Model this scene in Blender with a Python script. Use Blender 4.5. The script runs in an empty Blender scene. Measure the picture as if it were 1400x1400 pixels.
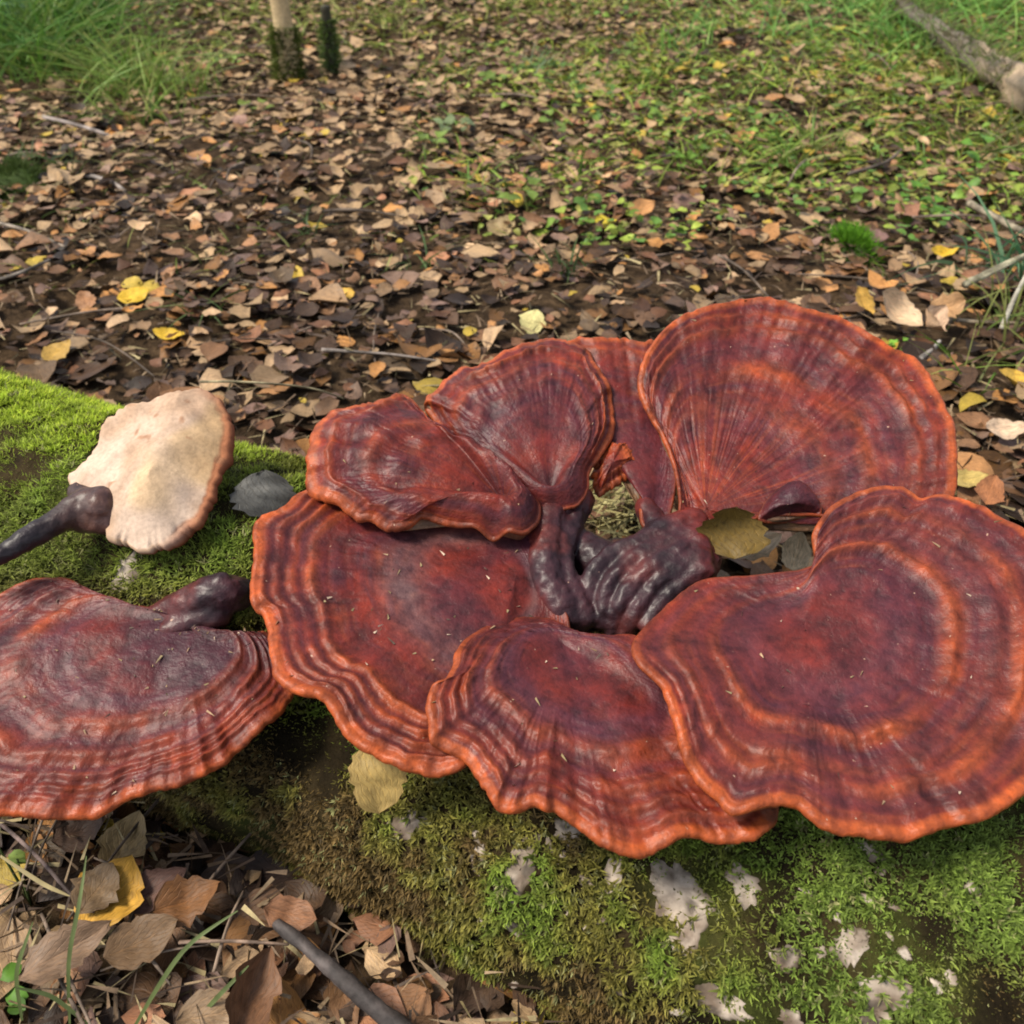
import bpy, bmesh, math, random
import numpy as np
from mathutils import Vector

random.seed(7)
RNG = np.random.default_rng(11)
scene = bpy.context.scene
COL = scene.collection

# ------------------------------------------------------------------ camera
CAM_H = 0.5
PITCH = math.radians(38.7)
FPX = 1263.0                       # focal length in pixels of a 1400 px wide frame
cam_data = bpy.data.cameras.new('camera')
cam = bpy.data.objects.new('camera', cam_data)
COL.objects.link(cam)
cam.location = (0, 0, CAM_H)
cam.rotation_euler = (math.pi / 2 - PITCH, 0, 0)
cam_data.sensor_width = 36.0
cam_data.lens = 36.0 * FPX / 1400.0
cam_data.clip_start = 0.02
cam_data.clip_end = 200.0
cam_data.dof.use_dof = True
cam_data.dof.focus_distance = 0.50
cam_data.dof.aperture_fstop = 14.0
scene.camera = cam

# ------------------------------------------------------------------ sky, sun, exposure
SUN_EL = math.radians(56)
SUN_AZ = math.radians(-98)         # from the y axis towards x: the sun stands to the left
world = bpy.data.worlds.new('World')
scene.world = world
world.use_nodes = True
wn = world.node_tree
bg = wn.nodes['Background']
sky = wn.nodes.new('ShaderNodeTexSky')
sky.sky_type = 'NISHITA'
sky.sun_disc = False
sky.sun_elevation = SUN_EL
sky.sun_rotation = SUN_AZ
sky.air_density = 1.0
sky.dust_density = 1.5
sky.ozone_density = 1.0
hs = wn.nodes.new('ShaderNodeHueSaturation')          # thin even cloud: the sky loses most of its blue
hs.inputs['Saturation'].default_value = 0.45
wn.links.new(sky.outputs[0], hs.inputs['Color'])
wn.links.new(hs.outputs[0], bg.inputs['Color'])
bg.inputs['Strength'].default_value = 0.085
sun_data = bpy.data.lights.new('sun', 'SUN')
sun_data.energy = 2.1
sun_data.angle = math.radians(18)
sun_data.color = (1.0, 0.91, 0.77)
sun = bpy.data.objects.new('sun', sun_data)
COL.objects.link(sun)
sd = Vector((math.sin(SUN_AZ) * math.cos(SUN_EL), math.cos(SUN_AZ) * math.cos(SUN_EL), math.sin(SUN_EL)))
sun.rotation_euler = sd.to_track_quat('Z', 'Y').to_euler()
sun.location = sd * 20
vs = scene.view_settings
vs.view_transform = 'Standard'
vs.look = 'None'
vs.exposure = 1.16
vs.gamma = 1.0
vs.use_curve_mapping = False
scene.render.film_transparent = False
scene.cycles.pixel_filter_type = 'BLACKMAN_HARRIS'
scene.cycles.filter_width = 1.9
scene.cycles.max_bounces = 6
scene.cycles.diffuse_bounces = 3
scene.cycles.glossy_bounces = 3

# ------------------------------------------------------------------ helpers
CP, SP = math.cos(PITCH), math.sin(PITCH)

def ground_at(px, py, z=0.0):
    """Point of the level plane at height z that lies along a sight line of the camera."""
    px = np.asarray(px, float); py = np.asarray(py, float); z = np.asarray(z, float)
    x = (px - 700) / FPX; t = (py - 700) / FPX
    k = (z - CAM_H) / (-SP - t * CP)
    return np.stack(np.broadcast_arrays(x * k, (CP - t * SP) * k, z), -1)

def to_px(P):
    P = np.asarray(P, float)
    v2 = P[..., 2] - CAM_H
    dep = P[..., 1] * CP - v2 * SP
    dep = np.where(np.abs(dep) < 1e-4, 1e-4, dep)
    t = -(P[..., 1] * SP + v2 * CP) / dep
    return 700 + FPX * P[..., 0] / dep, 700 + FPX * t, dep

def _hash(ix, iy, iz, seed):
    h = (ix.astype(np.int64) * 374761393 + iy.astype(np.int64) * 668265263 + iz.astype(np.int64) * 2147483647 + seed * 1274126177) & 0xFFFFFFFF
    h = ((h ^ (h >> 13)) * 1274126177) & 0xFFFFFFFF
    h = ((h ^ (h >> 16)) * 2246822519) & 0xFFFFFFFF
    return ((h ^ (h >> 15)) & 0xFFFFFF) / float(0xFFFFFF)

def noise3(x, y, z=0.0, seed=0):
    """Smooth value noise, -1..1."""
    x, y, z = np.broadcast_arrays(np.asarray(x, float), np.asarray(y, float), np.asarray(z, float))
    ix, iy, iz = np.floor(x), np.floor(y), np.floor(z)
    fx, fy, fz = x - ix, y - iy, z - iz
    fx = fx * fx * (3 - 2 * fx); fy = fy * fy * (3 - 2 * fy); fz = fz * fz * (3 - 2 * fz)
    out = 0
    for dx in (0, 1):
        for dy in (0, 1):
            for dz in (0, 1):
                out = out + _hash(ix + dx, iy + dy, iz + dz, seed) * (fx if dx else 1 - fx) * (fy if dy else 1 - fy) * (fz if dz else 1 - fz)
    return out * 2 - 1

def fbm(x, y, z=0.0, seed=0, octaves=3):
    a, s, o = 1.0, 0.0, 0
    tot = 0
    for k in range(octaves):
        o = o + a * noise3(np.asarray(x) * 2 ** k, np.asarray(y) * 2 ** k, np.asarray(z) * 2 ** k, seed + k * 17)
        tot += a; a *= 0.5
    return o / tot

def sstep(a, b, x):
    t = np.clip((x - a) / (b - a), 0, 1)
    return t * t * (3 - 2 * t)

def lerp(a, b, t):
    return a + (b - a) * t

def link(o, parent=None, kind=None, label=None, category=None, group=None):
    COL.objects.link(o)
    if parent is not None: o.parent = parent
    if kind: o['kind'] = kind
    if label: o['label'] = label
    if category: o['category'] = category
    if group: o['group'] = group
    return o

def empty(name, loc, **kw):
    o = bpy.data.objects.new(name, None)
    o.location = loc
    o.empty_display_size = 0.02
    return link(o, **kw)

def mesh_obj(name, verts, faces, mat, col=None, uvw=None, smooth=True, parent=None, origin=None, **kw):
    """One mesh object. faces: (n,3) or (n,4) array or a list of such arrays. verts are in world space."""
    verts = np.asarray(verts, float).reshape(-1, 3)
    org = np.zeros(3)
    if parent is not None:
        org = np.array(parent.location)
        q = parent.parent
        while q is not None:
            org = org + np.array(q.location); q = q.parent
    loc = None
    if origin is not None:
        loc = np.asarray(origin, float) - org
        verts = verts - np.asarray(origin, float)
    else:
        verts = verts - org
    fl = faces if isinstance(faces, list) else [faces]
    fl = [np.asarray(f, np.int32) for f in fl if len(f)]
    me = bpy.data.meshes.new(name)
    me.vertices.add(len(verts))
    me.vertices.foreach_set('co', verts.astype(np.float32).ravel())
    nl = sum(f.size for f in fl); nf = sum(len(f) for f in fl)
    me.loops.add(nl); me.polygons.add(nf)
    me.loops.foreach_set('vertex_index', np.concatenate([f.ravel() for f in fl]))
    tot = np.concatenate([np.full(len(f), f.shape[1], np.int32) for f in fl])
    start = np.concatenate([[0], np.cumsum(tot)[:-1]]).astype(np.int32)
    me.polygons.foreach_set('loop_start', start)
    me.polygons.foreach_set('use_smooth', np.full(nf, smooth))
    me.update(calc_edges=True)
    if col is not None:
        col = np.asarray(col, np.float32).reshape(-1, col.shape[-1])
        if col.shape[1] == 3: col = np.concatenate([col, np.ones((len(col), 1), np.float32)], 1)
        a = me.attributes.new('tint', 'FLOAT_COLOR', 'POINT')
        a.data.foreach_set('color', col.ravel())
    if uvw is not None:
        a = me.attributes.new('grain', 'FLOAT_VECTOR', 'POINT')
        a.data.foreach_set('vector', np.asarray(uvw, np.float32).ravel())
    if mat is not None: me.materials.append(mat)
    o = bpy.data.objects.new(name, me)
    if loc is not None: o.location = loc
    return link(o, parent=parent, **kw)

def grid_faces(nu, nv, wrap_v=False, off=0):
    """Quads for a (nu, nv) vertex grid, v fastest."""
    u = np.arange(nu - 1)[:, None]; v = np.arange(nv if wrap_v else nv - 1)[None, :]
    v2 = (v + 1) % nv
    f = np.stack([u * nv + v, u * nv + v2, (u + 1) * nv + v2, (u + 1) * nv + v], -1).reshape(-1, 4)
    return f + off

# ------------------------------------------------------------------ materials
def new_mat(name):
    m = bpy.data.materials.new(name)
    m.use_nodes = True
    nt = m.node_tree
    return m, nt, nt.nodes['Principled BSDF']

def node(nt, kind, **kw):
    n = nt.nodes.new(kind)
    for k, v in kw.items():
        if k.startswith('i_'):
            key = k[2:].replace('_', ' ')
            n.inputs[key].default_value = v
        else: setattr(n, k, v)
    return n

def tex_noise(nt, vec, scale, detail=4, rough=0.55):
    n = node(nt, 'ShaderNodeTexNoise')
    n.inputs['Scale'].default_value = scale; n.inputs['Detail'].default_value = detail; n.inputs['Roughness'].default_value = rough
    if vec is not None: nt.links.new(vec, n.inputs['Vector'])
    return n

def scaled(nt, vec, s):
    m = node(nt, 'ShaderNodeMapping'); m.inputs['Scale'].default_value = s
    nt.links.new(vec, m.inputs['Vector']); return m.outputs[0]

def ramp(nt, fac, stops):
    r = node(nt, 'ShaderNodeValToRGB')
    el = r.color_ramp.elements
    while len(el) < len(stops): el.new(0.5)
    for e, (p, c) in zip(el, stops):
        e.position = p; e.color = tuple(c) + ((1,) if len(c) == 3 else ())
    nt.links.new(fac, r.inputs[0]); return r.outputs[0]

def mixc(nt, a, b, fac, mode='MIX'):
    m = node(nt, 'ShaderNodeMix', data_type='RGBA', blend_type=mode)
    if isinstance(fac, (int, float)): m.inputs[0].default_value = fac
    else: nt.links.new(fac, m.inputs[0])
    for sock, v in ((m.inputs[6], a), (m.inputs[7], b)):
        if isinstance(v, tuple): sock.default_value = v + ((1,) if len(v) == 3 else ())
        else: nt.links.new(v, sock)
    return m.outputs[2]

def bump(nt, h, strength, dist, prev=None):
    b = node(nt, 'ShaderNodeBump'); b.inputs['Strength'].default_value = strength; b.inputs['Distance'].default_value = dist
    nt.links.new(h, b.inputs['Height'])
    if prev is not None: nt.links.new(prev, b.inputs['Normal'])
    return b.outputs[0]

def attr(nt, name, out='Color'):
    a = node(nt, 'ShaderNodeAttribute', attribute_name=name)
    return a.outputs[out]

def mat_cap(name='lacquered_cap', coat=0.06, rough=0.41, streaks=True):
    m, nt, b = new_mat(name)
    tint = attr(nt, 'tint'); alpha = attr(nt, 'tint', 'Alpha'); g = attr(nt, 'grain', 'Vector')
    tc = node(nt, 'ShaderNodeTexCoord'); ob = tc.outputs['Object']
    streak = tex_noise(nt, scaled(nt, g, (1, 1, 0.22)), 420, 4, 0.6)
    fine = tex_noise(nt, ob, 800, 3, 0.6)
    blot = tex_noise(nt, ob, 85, 5, 0.62)
    mid = tex_noise(nt, ob, 260, 4, 0.6)
    k1 = ramp(nt, streak.outputs[0], [(0.30, (0.66, 0.60, 0.62)), (0.5, (1, 1, 1)), (0.72, (1.25, 1.18, 1.05))])
    am = node(nt, 'ShaderNodeMath', operation='MULTIPLY'); nt.links.new(alpha, am.inputs[0]); am.inputs[1].default_value = 0.22 if streaks else 0.0
    c = mixc(nt, tint, k1, am.outputs[0], 'MULTIPLY')
    k2 = ramp(nt, blot.outputs[0], [(0.33, (0.45, 0.42, 0.52)), (0.52, (1, 1, 1)), (0.70, (1.45, 1.35, 1.15))])
    c = mixc(nt, c, k2, 0.9, 'MULTIPLY')
    k3 = ramp(nt, mid.outputs[0], [(0.33, (0.62, 0.60, 0.62)), (0.52, (1, 1, 1)), (0.70, (1.2, 1.15, 1.1))])
    c = mixc(nt, c, k3, 0.7, 'MULTIPLY')
    dust = tex_noise(nt, ob, 300, 2, 0.5)           # pale specks of debris and spore dust
    dm = ramp(nt, dust.outputs[0], [(0.75, (0, 0, 0)), (0.79, (1, 1, 1))])
    c = mixc(nt, c, (0.40, 0.24, 0.17), dm)
    nt.links.new(c, b.inputs['Base Color'])
    rr = ramp(nt, blot.outputs[0], [(0.3, (rough + 0.18,) * 3), (0.7, (rough - 0.05,) * 3)])
    nt.links.new(rr, b.inputs['Roughness'])
    b.inputs['Specular IOR Level'].default_value = 0.30
    b.inputs['Coat Weight'].default_value = coat
    b.inputs['Coat Roughness'].default_value = 0.3
    n = bump(nt, mid.outputs[0], 0.32, 0.0012)
    if streaks: n = bump(nt, streak.outputs[0], 0.10, 0.0010, n)
    n = bump(nt, fine.outputs[0], 0.18, 0.0006, n)
    n = bump(nt, blot.outputs[0], 0.5, 0.0035, n)
    nt.links.new(n, b.inputs['Normal'])
    return m

def mat_tint(name, rough=0.6, nscale=300, amount=0.5, bumpd=0.0008, spec=0.4):
    """tint attribute times a fine procedural mottling."""
    m, nt, b = new_mat(name)
    tint = attr(nt, 'tint')
    tc = node(nt, 'ShaderNodeTexCoord')
    n1 = tex_noise(nt, tc.outputs['Object'], nscale, 4, 0.6)
    n2 = tex_noise(nt, tc.outputs['Object'], nscale * 0.2, 3, 0.6)
    k = ramp(nt, n1.outputs[0], [(0.3, (0.5, 0.5, 0.5)), (0.5, (1, 1, 1)), (0.7, (1.4, 1.4, 1.4))])
    c = mixc(nt, tint, k, amount, 'MULTIPLY')
    k = ramp(nt, n2.outputs[0], [(0.3, (0.7, 0.66, 0.62)), (0.6, (1.1, 1.1, 1.1))])
    c = mixc(nt, c, k, amount, 'MULTIPLY')
    nt.links.new(c, b.inputs['Base Color'])
    b.inputs['Roughness'].default_value = rough
    b.inputs['Specular IOR Level'].default_value = spec
    nn = bump(nt, n1.outputs[0], 0.6, bumpd)
    nt.links.new(nn, b.inputs['Normal'])
    return m

def mat_leaf():
    m, nt, b = new_mat('dead_leaf')
    tint = attr(nt, 'tint'); g = attr(nt, 'grain', 'Vector')
    sep = node(nt, 'ShaderNodeSeparateXYZ'); nt.links.new(g, sep.inputs[0])
    ab = node(nt, 'ShaderNodeMath', operation='ABSOLUTE'); nt.links.new(sep.outputs[1], ab.inputs[0])
    # side veins: stripes that slant forward from the midrib
    v = node(nt, 'ShaderNodeMath', operation='MULTIPLY_ADD'); nt.links.new(ab.outputs[0], v.inputs[0]); v.inputs[1].default_value = -0.55
    nt.links.new(sep.outputs[0], v.inputs[2])
    vs_ = node(nt, 'ShaderNodeMath', operation='MULTIPLY'); nt.links.new(v.outputs[0], vs_.inputs[0]); vs_.inputs[1].default_value = 44
    sn = node(nt, 'ShaderNodeMath', operation='SINE'); nt.links.new(vs_.outputs[0], sn.inputs[0])
    vein = ramp(nt, sn.outputs[0], [(0.80, (0, 0, 0)), (0.98, (1, 1, 1))])
    mid = ramp(nt, ab.outputs[0], [(0.02, (1, 1, 1)), (0.06, (0, 0, 0))])
    veins = mixc(nt, vein, mid, 1.0, 'LIGHTEN')
    nz = tex_noise(nt, g, 9, 5, 0.65)
    k = ramp(nt, nz.outputs[0], [(0.32, (0.45, 0.42, 0.40)), (0.5, (1, 1, 1)), (0.72, (1.35, 1.3, 1.2))])
    c = mixc(nt, tint, k, 0.75, 'MULTIPLY')
    cl = mixc(nt, c, (1.22, 1.18, 1.12), 1.0, 'MULTIPLY')
    c = mixc(nt, c, cl, veins)
    nt.links.new(c, b.inputs['Base Color'])
    b.inputs['Roughness'].default_value = 0.5
    b.inputs['Specular IOR Level'].default_value = 0.25
    h = mixc(nt, veins, nz.outputs[0], 0.4)
    nt.links.new(bump(nt, h, 0.5, 0.0012), b.inputs['Normal'])
    return m

def mat_bark():
    m, nt, b = new_mat('log_bark')
    tint = attr(nt, 'tint')
    tc = node(nt, 'ShaderNodeTexCoord')
    n1 = tex_noise(nt, tc.outputs['Object'], 90, 6, 0.7)
    n2 = tex_noise(nt, tc.outputs['Object'], 380, 4, 0.6)
    k = ramp(nt, n1.outputs[0], [(0.3, (0.35, 0.33, 0.3)), (0.5, (1, 1, 1)), (0.72, (1.5, 1.45, 1.35))])
    c = mixc(nt, tint, k, 0.6, 'MULTIPLY')
    k = ramp(nt, n2.outputs[0], [(0.3, (0.55, 0.55, 0.52)), (0.6, (1.1, 1.1, 1.1))])
    c = mixc(nt, c, k, 0.6, 'MULTIPLY')
    nt.links.new(c, b.inputs['Base Color'])
    b.inputs['Roughness'].default_value = 0.9
    b.inputs['Specular IOR Level'].default_value = 0.08
    n = bump(nt, n1.outputs[0], 0.8, 0.004)
    n = bump(nt, n2.outputs[0], 0.7, 0.0015, n)
    nt.links.new(n, b.inputs['Normal'])
    return m

def mat_soil():
    m, nt, b = new_mat('forest_soil')
    tc = node(nt, 'ShaderNodeTexCoord')
    n1 = tex_noise(nt, tc.outputs['Object'], 55, 7, 0.7)
    n2 = tex_noise(nt, tc.outputs['Object'], 3, 4, 0.6)
    c = ramp(nt, n1.outputs[0], [(0.25, (0.016, 0.010, 0.006)), (0.5, (0.060, 0.038, 0.022)), (0.72, (0.15, 0.095, 0.055))])
    k = ramp(nt, n2.outputs[0], [(0.3, (0.7, 0.7, 0.7)), (0.7, (1.2, 1.2, 1.1))])
    c = mixc(nt, c, k, 1.0, 'MULTIPLY')
    nt.links.new(c, b.inputs['Base Color'])
    b.inputs['Roughness'].default_value = 0.9
    b.inputs['Specular IOR Level'].default_value = 0.1
    nt.links.new(bump(nt, n1.outputs[0], 1.0, 0.01), b.inputs['Normal'])
    return m

def mat_green(name, rough=0.55):
    m, nt, b = new_mat(name)
    tint = attr(nt, 'tint')
    nt.links.new(tint, b.inputs['Base Color'])
    b.inputs['Roughness'].default_value = rough
    b.inputs['Specular IOR Level'].default_value = 0.3
    tr = node(nt, 'ShaderNodeBsdfTranslucent'); nt.links.new(tint, tr.inputs['Color'])
    mx = node(nt, 'ShaderNodeMixShader'); mx.inputs[0].default_value = 0.3
    nt.links.new(b.outputs[0], mx.inputs[1]); nt.links.new(tr.outputs[0], mx.inputs[2])
    nt.links.new(mx.outputs[0], nt.nodes['Material Output'].inputs['Surface'])
    return m

M_CAP = mat_cap()
M_STALK = mat_cap('dark_stalk', 0.2, 0.42, False)
M_PORE = mat_tint('pale_pores', 0.75, 420, 0.35, 0.0006, 0.2)
M_LEAF = mat_leaf()
M_BARK = mat_bark()
M_SOIL = mat_soil()
M_MOSS = mat_green('moss_green', 0.7)
M_GRASS = mat_green('grass_green', 0.5)
M_WOOD = mat_tint('twig_bark', 0.7, 260, 0.7, 0.0012, 0.35)

# ------------------------------------------------------------------ geometry kits
def blades(root, length, width, direction, bend, color, tipcol=None, segs=3, seed=0):
    """Narrow curved ribbons. root (N,3), direction (N,3) unit, bend: how far the tip falls over."""
    N = len(root)
    t = np.linspace(0, 1, segs + 1)
    rng = np.random.default_rng(seed)
    side = np.cross(direction, rng.normal(size=(N, 3))); side /= np.linalg.norm(side, axis=1, keepdims=True) + 1e-9
    hor = direction * np.array([1, 1, 0]) + rng.normal(size=(N, 3)) * np.array([.25, .25, 0]); hor /= np.linalg.norm(hor, axis=1, keepdims=True) + 1e-9
    mid = root[:, None] + direction[:, None] * (length[:, None] * t)[..., None]
    mid = mid + (hor * bend[:, None])[:, None] * (t ** 2)[None, :, None] * length[:, None, None]
    mid = mid - np.array([0, 0, 1.0]) * (bend[:, None] * t ** 2 * length[:, None] * 0.55)[..., None]
    w = width[:, None] * (1 - t ** 1.6 * 0.92)
    V = np.stack([mid - side[:, None] * w[..., None] * .5, mid + side[:, None] * w[..., None] * .5], 2)  # N,S,2,3
    nvert = (segs + 1) * 2
    f = grid_faces(segs + 1, 2)
    F = (f[None] + (np.arange(N) * nvert)[:, None, None]).reshape(-1, 4)
    tc = color if tipcol is None else tipcol
    C = lerp(color[:, None], tc[:, None], t[None, :, None])
    C = np.repeat(C[:, :, None], 2, 2)
    return V.reshape(-1, 3), F, C.reshape(-1, 3)

LU, LV = 6, 4
def leaf_batch(center, length, aspect, yaw, tiltdir, tilt, curl, fold, color, round_, seed=0, LU=LU, LV=LV, crumple=None):
    """Dead leaves: center (N,3); returns verts (N,LU*LV,3), colours, grain coords."""
    N = len(center)
    rng = np.random.default_rng(seed)
    u = np.linspace(0, 1, LU); v = np.linspace(-1, 1, LV)
    wp = np.sin(np.pi * u ** 0.72) ** 0.95; wr = np.sin(np.pi * np.clip(u, 0, 1)) ** 0.55
    wp = np.maximum(wp, 0.02); wr = np.maximum(wr, 0.02)
    W = lerp(wp[None], wr[None], round_[:, None])                      # N,LU
    W = W * (1 + rng.normal(size=(N, LU)) * 0.07)
    half = 0.5 * length * aspect
    X = (u - 0.5)[None, :, None] * length[:, None, None] * np.ones((1, 1, LV))
    X = X + rng.normal(size=(N, LU, LV)) * 0.012 * length[:, None, None]
    Y = W[:, :, None] * v[None, None] * half[:, None, None]
    lobes = 1 + rng.normal(size=(N, LU, 1)) * 0.05
    Y = Y * lobes
    uu = (u - .5)[None, :, None]
    Z = curl[:, None, None] * length[:, None, None] * (uu ** 2 * 2.2) + fold[:, None, None] * np.abs(Y)
    Z = Z + rng.normal(size=(N, 1, 1)) * 0.6 * X * Y / length[:, None, None]
    if crumple is None: Z = Z + rng.normal(size=(N, LU, LV)) * 0.03 * length[:, None, None]
    else: Z = Z + crumple * length[:, None, None] * (noise3(X / length[:, None, None] * 4 + seed, Y / length[:, None, None] * 4, 0, seed) + .5 * noise3(X / length[:, None, None] * 10 + seed, Y / length[:, None, None] * 10, 0, seed + 1))
    cy, sy = np.cos(yaw)[:, None, None], np.sin(yaw)[:, None, None]
    x1 = X * cy - Y * sy; y1 = X * sy + Y * cy
    # tilt about a horizontal axis
    ax, ay = np.cos(tiltdir)[:, None, None], np.sin(tiltdir)[:, None, None]
    ct, st = np.cos(tilt)[:, None, None], np.sin(tilt)[:, None, None]
    par = x1 * ax + y1 * ay; per = -x1 * ay + y1 * ax
    per2 = per * ct - Z * st; z2 = per * st + Z * ct
    x2 = par * ax - per2 * ay; y2 = par * ay + per2 * ax
    V = np.stack([x2, y2, z2], -1) + center[:, None, None, :]
    C = np.repeat(np.repeat(color[:, None, None], LU, 1), LV, 2)
    edge = (np.abs(v)[None, None, :, None]) ** 2
    C = C * (1 + rng.normal(size=(N, LU, LV, 1)) * (0.13 if crumple is None else 0.06)) * (1 - 0.12 * edge)
    G = np.stack(np.broadcast_arrays(u[None, :, None] + 0 * X, v[None, None] + 0 * X, (np.arange(N) * 3.7)[:, None, None] + 0 * X), -1)
    return V.reshape(N, -1, 3), np.clip(C, 0.002, 1).reshape(N, -1, 3), G.reshape(N, -1, 3)
LEAF_F = grid_faces(LU, LV)
FINE = dict(LU=15, LV=9, crumple=.05)
FINE_F = grid_faces(15, 9)

def tube(points, radii, n=10, rough=0.0, seed=0, capped=True):
    """Bent tapered tube through points; returns verts, list of faces."""
    P = np.asarray(points, float); R = np.asarray(radii, float)
    m = max(12, len(P) * 6)
    tt = np.linspace(0, len(P) - 1, m)
    i = np.clip(tt.astype(int), 0, len(P) - 2); f = (tt - i)[:, None]
    p0 = P[np.clip(i - 1, 0, None)]; p1 = P[i]; p2 = P[i + 1]; p3 = P[np.clip(i + 2, None, len(P) - 1)]
    Q = 0.5 * ((2 * p1) + (-p0 + p2) * f + (2 * p0 - 5 * p1 + 4 * p2 - p3) * f ** 2 + (-p0 + 3 * p1 - 3 * p2 + p3) * f ** 3)
    r = np.interp(tt, np.arange(len(P)), R)
    T = np.gradient(Q, axis=0); T /= np.linalg.norm(T, axis=1, keepdims=True)
    ref = np.array([0.0, 0, 1]) if abs(T[:, 2]).mean() < 0.8 else np.array([1.0, 0, 0])
    A = np.cross(T, ref); A /= np.linalg.norm(A, axis=1, keepdims=True); B = np.cross(A, T)
    a = np.linspace(0, 2 * np.pi, n, endpoint=False)
    rr = r[:, None] * (1 + rough * noise3(np.cos(a)[None] * 1.5 + seed, np.sin(a)[None] * 1.5, (tt * 2.2)[:, None], seed) + 0.5 * rough * noise3(np.cos(a)[None] * 4 + seed, np.sin(a)[None] * 4, (tt * 6)[:, None], seed + 3))
    V = Q[:, None] + rr[..., None] * (np.cos(a)[None, :, None] * A[:, None] + np.sin(a)[None, :, None] * B[:, None])
    F = [grid_faces(m, n, True)[:, ::-1]]
    V = V.reshape(-1, 3)
    if capped:
        V = np.concatenate([V, Q[:1], Q[-1:]])
        j = np.arange(n); j2 = (j + 1) % n
        F.append(np.stack([np.full(n, m * n), j, j2], -1)); F.append(np.stack([np.full(n, m * n + 1), (m - 1) * n + j2, (m - 1) * n + j], -1))
    return V, F

# ------------------------------------------------------------------ the ground
def ground_z(x, y):
    return 0.018 * noise3(x * 2.1, y * 2.1, 0, 5) + 0.012 * noise3(x * 6, y * 6, 0, 6) + 0.012 * sstep(0.6, 3.0, np.asarray(y, float))

def axis_lines(a, b, fine_a, fine_b, n, m):
    return np.concatenate([fine_a - (fine_a - a) * np.linspace(1, 0, m, endpoint=False) ** 3, np.linspace(fine_a, fine_b, n), fine_b + (b - fine_b) * np.linspace(0, 1, m + 1)[1:] ** 3])
gx = axis_lines(-60, 60, -2.6, 2.6, 200, 16); gy = axis_lines(-60, 60, -0.4, 4.6, 190, 16)
GX, GY = np.meshgrid(gx, gy, indexing='ij')
GZ = ground_z(GX, GY) + 0.006 * noise3(GX * 28, GY * 28, 0, 8)
mesh_obj('ground', np.stack([GX, GY, GZ], -1), grid_faces(len(gx), len(gy))[:, ::-1][:, ::-1], M_SOIL, kind='structure')

# ------------------------------------------------------------------ the mossy log
LTH = math.radians(26); LOFF = 0.32; LR = 0.127; LZ = 0.03
LAX = np.array([math.cos(LTH), -math.sin(LTH), 0]); LN = np.array([math.sin(LTH), math.cos(LTH), 0]); LC = LN * LOFF + np.array([0, 0, LZ])

def log_radius(k, a):
    bed = sstep(-0.36, -0.22, k) * sstep(0.75, 1.15, a) * sstep(2.75, 2.3, a)      # worn hollow where the rosette grows
    return LR - 0.034 * bed + 0.008 * noise3(np.cos(a) * 1.2 + 9, np.sin(a) * 1.2, k * 4, 21) + 0.005 * noise3(np.cos(a) * 4, np.sin(a) * 4, k * 16, 22) + 0.0025 * noise3(np.cos(a) * 12, np.sin(a) * 12, k * 60, 23)

def log_point(k, a, lift=0.0):
    """k metres along the axis, a angle from the back (0) over the top (pi/2) to the front (pi)."""
    r = log_radius(k, a) + lift
    k = np.asarray(k)
    return LC + LAX * k[..., None] + (r * np.cos(a))[..., None] * LN + (r * np.sin(a))[..., None] * np.array([0, 0, 1.0])

BARK_SPOTS = [(548, 1135, 26, 34), (712, 1188, 26, 46), (655, 1172, 14, 22), (775, 1140, 26, 20), (838, 1196, 18, 34), (922, 1215, 52, 38), (945, 1270, 26, 44), (1015, 1205, 34, 30),
              (1165, 1290, 24, 34), (1215, 1360, 44, 30), (1190, 1395, 22, 22), (172, 785, 20, 34), (1075, 1310, 24, 16), (1082, 1395, 18, 12), (985, 1370, 50, 24), (700, 1268, 20, 12), (1190, 1165, 26, 18), (430, 1340, 14, 10), (640, 1330, 30, 18), (590, 1370, 20, 14)]

_br = np.random.default_rng(77)
BARK_SPOTS += [(_br.uniform(560, 1330), _br.uniform(1185, 1400), _br.uniform(5, 13), _br.uniform(5, 15)) for _ in range(34)]

def bark_mask(P):
    px, py, _ = to_px(P)
    q = np.zeros(px.shape)
    nx = 20 * noise3(P[..., 0] * 95, P[..., 1] * 95, P[..., 2] * 95, 31) + 12 * noise3(P[..., 0] * 260, P[..., 1] * 260, P[..., 2] * 260, 32)
    ny = 20 * noise3(P[..., 0] * 95, P[..., 1] * 95, P[..., 2] * 95, 33) + 12 * noise3(P[..., 0] * 260, P[..., 1] * 260, P[..., 2] * 260, 34)
    for (x, y, rx, ry) in BARK_SPOTS:
        d = np.sqrt(((px + nx - x) / rx) ** 2 + ((py + ny - y) / ry) ** 2)
        q = np.maximum(q, sstep(0.72, 0.58, d))
    return q

kk = np.concatenate([np.linspace(-1.3, -0.7, 40, endpoint=False), np.linspace(-0.7, 0.55, 400), np.linspace(0.55, 0.9, 30)[1:]])
aa = np.linspace(-0.5, math.pi + 0.5, 170)
K, A = np.meshgrid(kk, aa, indexing='ij')
LP = log_point(K, A)
nb = fbm(LP[..., 0] * 40, LP[..., 1] * 40, LP[..., 2] * 40, 41)
lc = lerp(np.array([0.014, 0.010, 0.005]), np.array([0.045, 0.032, 0.014]), sstep(-0.4, 0.5, nb)[..., None])
lg = sstep(0.0, 0.6, fbm(LP[..., 0] * 22, LP[..., 1] * 22, LP[..., 2] * 22, 44))
lc = lerp(lc, np.array([0.050, 0.062, 0.012]), (lg * 0.85)[..., None])
log_root = empty('mossy_log', tuple(LC), label='fallen birch log covered in green moss under the red mushrooms', category='log')
log_faces = [grid_faces(len(kk), len(aa))]
NB = len(kk) * len(aa)
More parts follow.
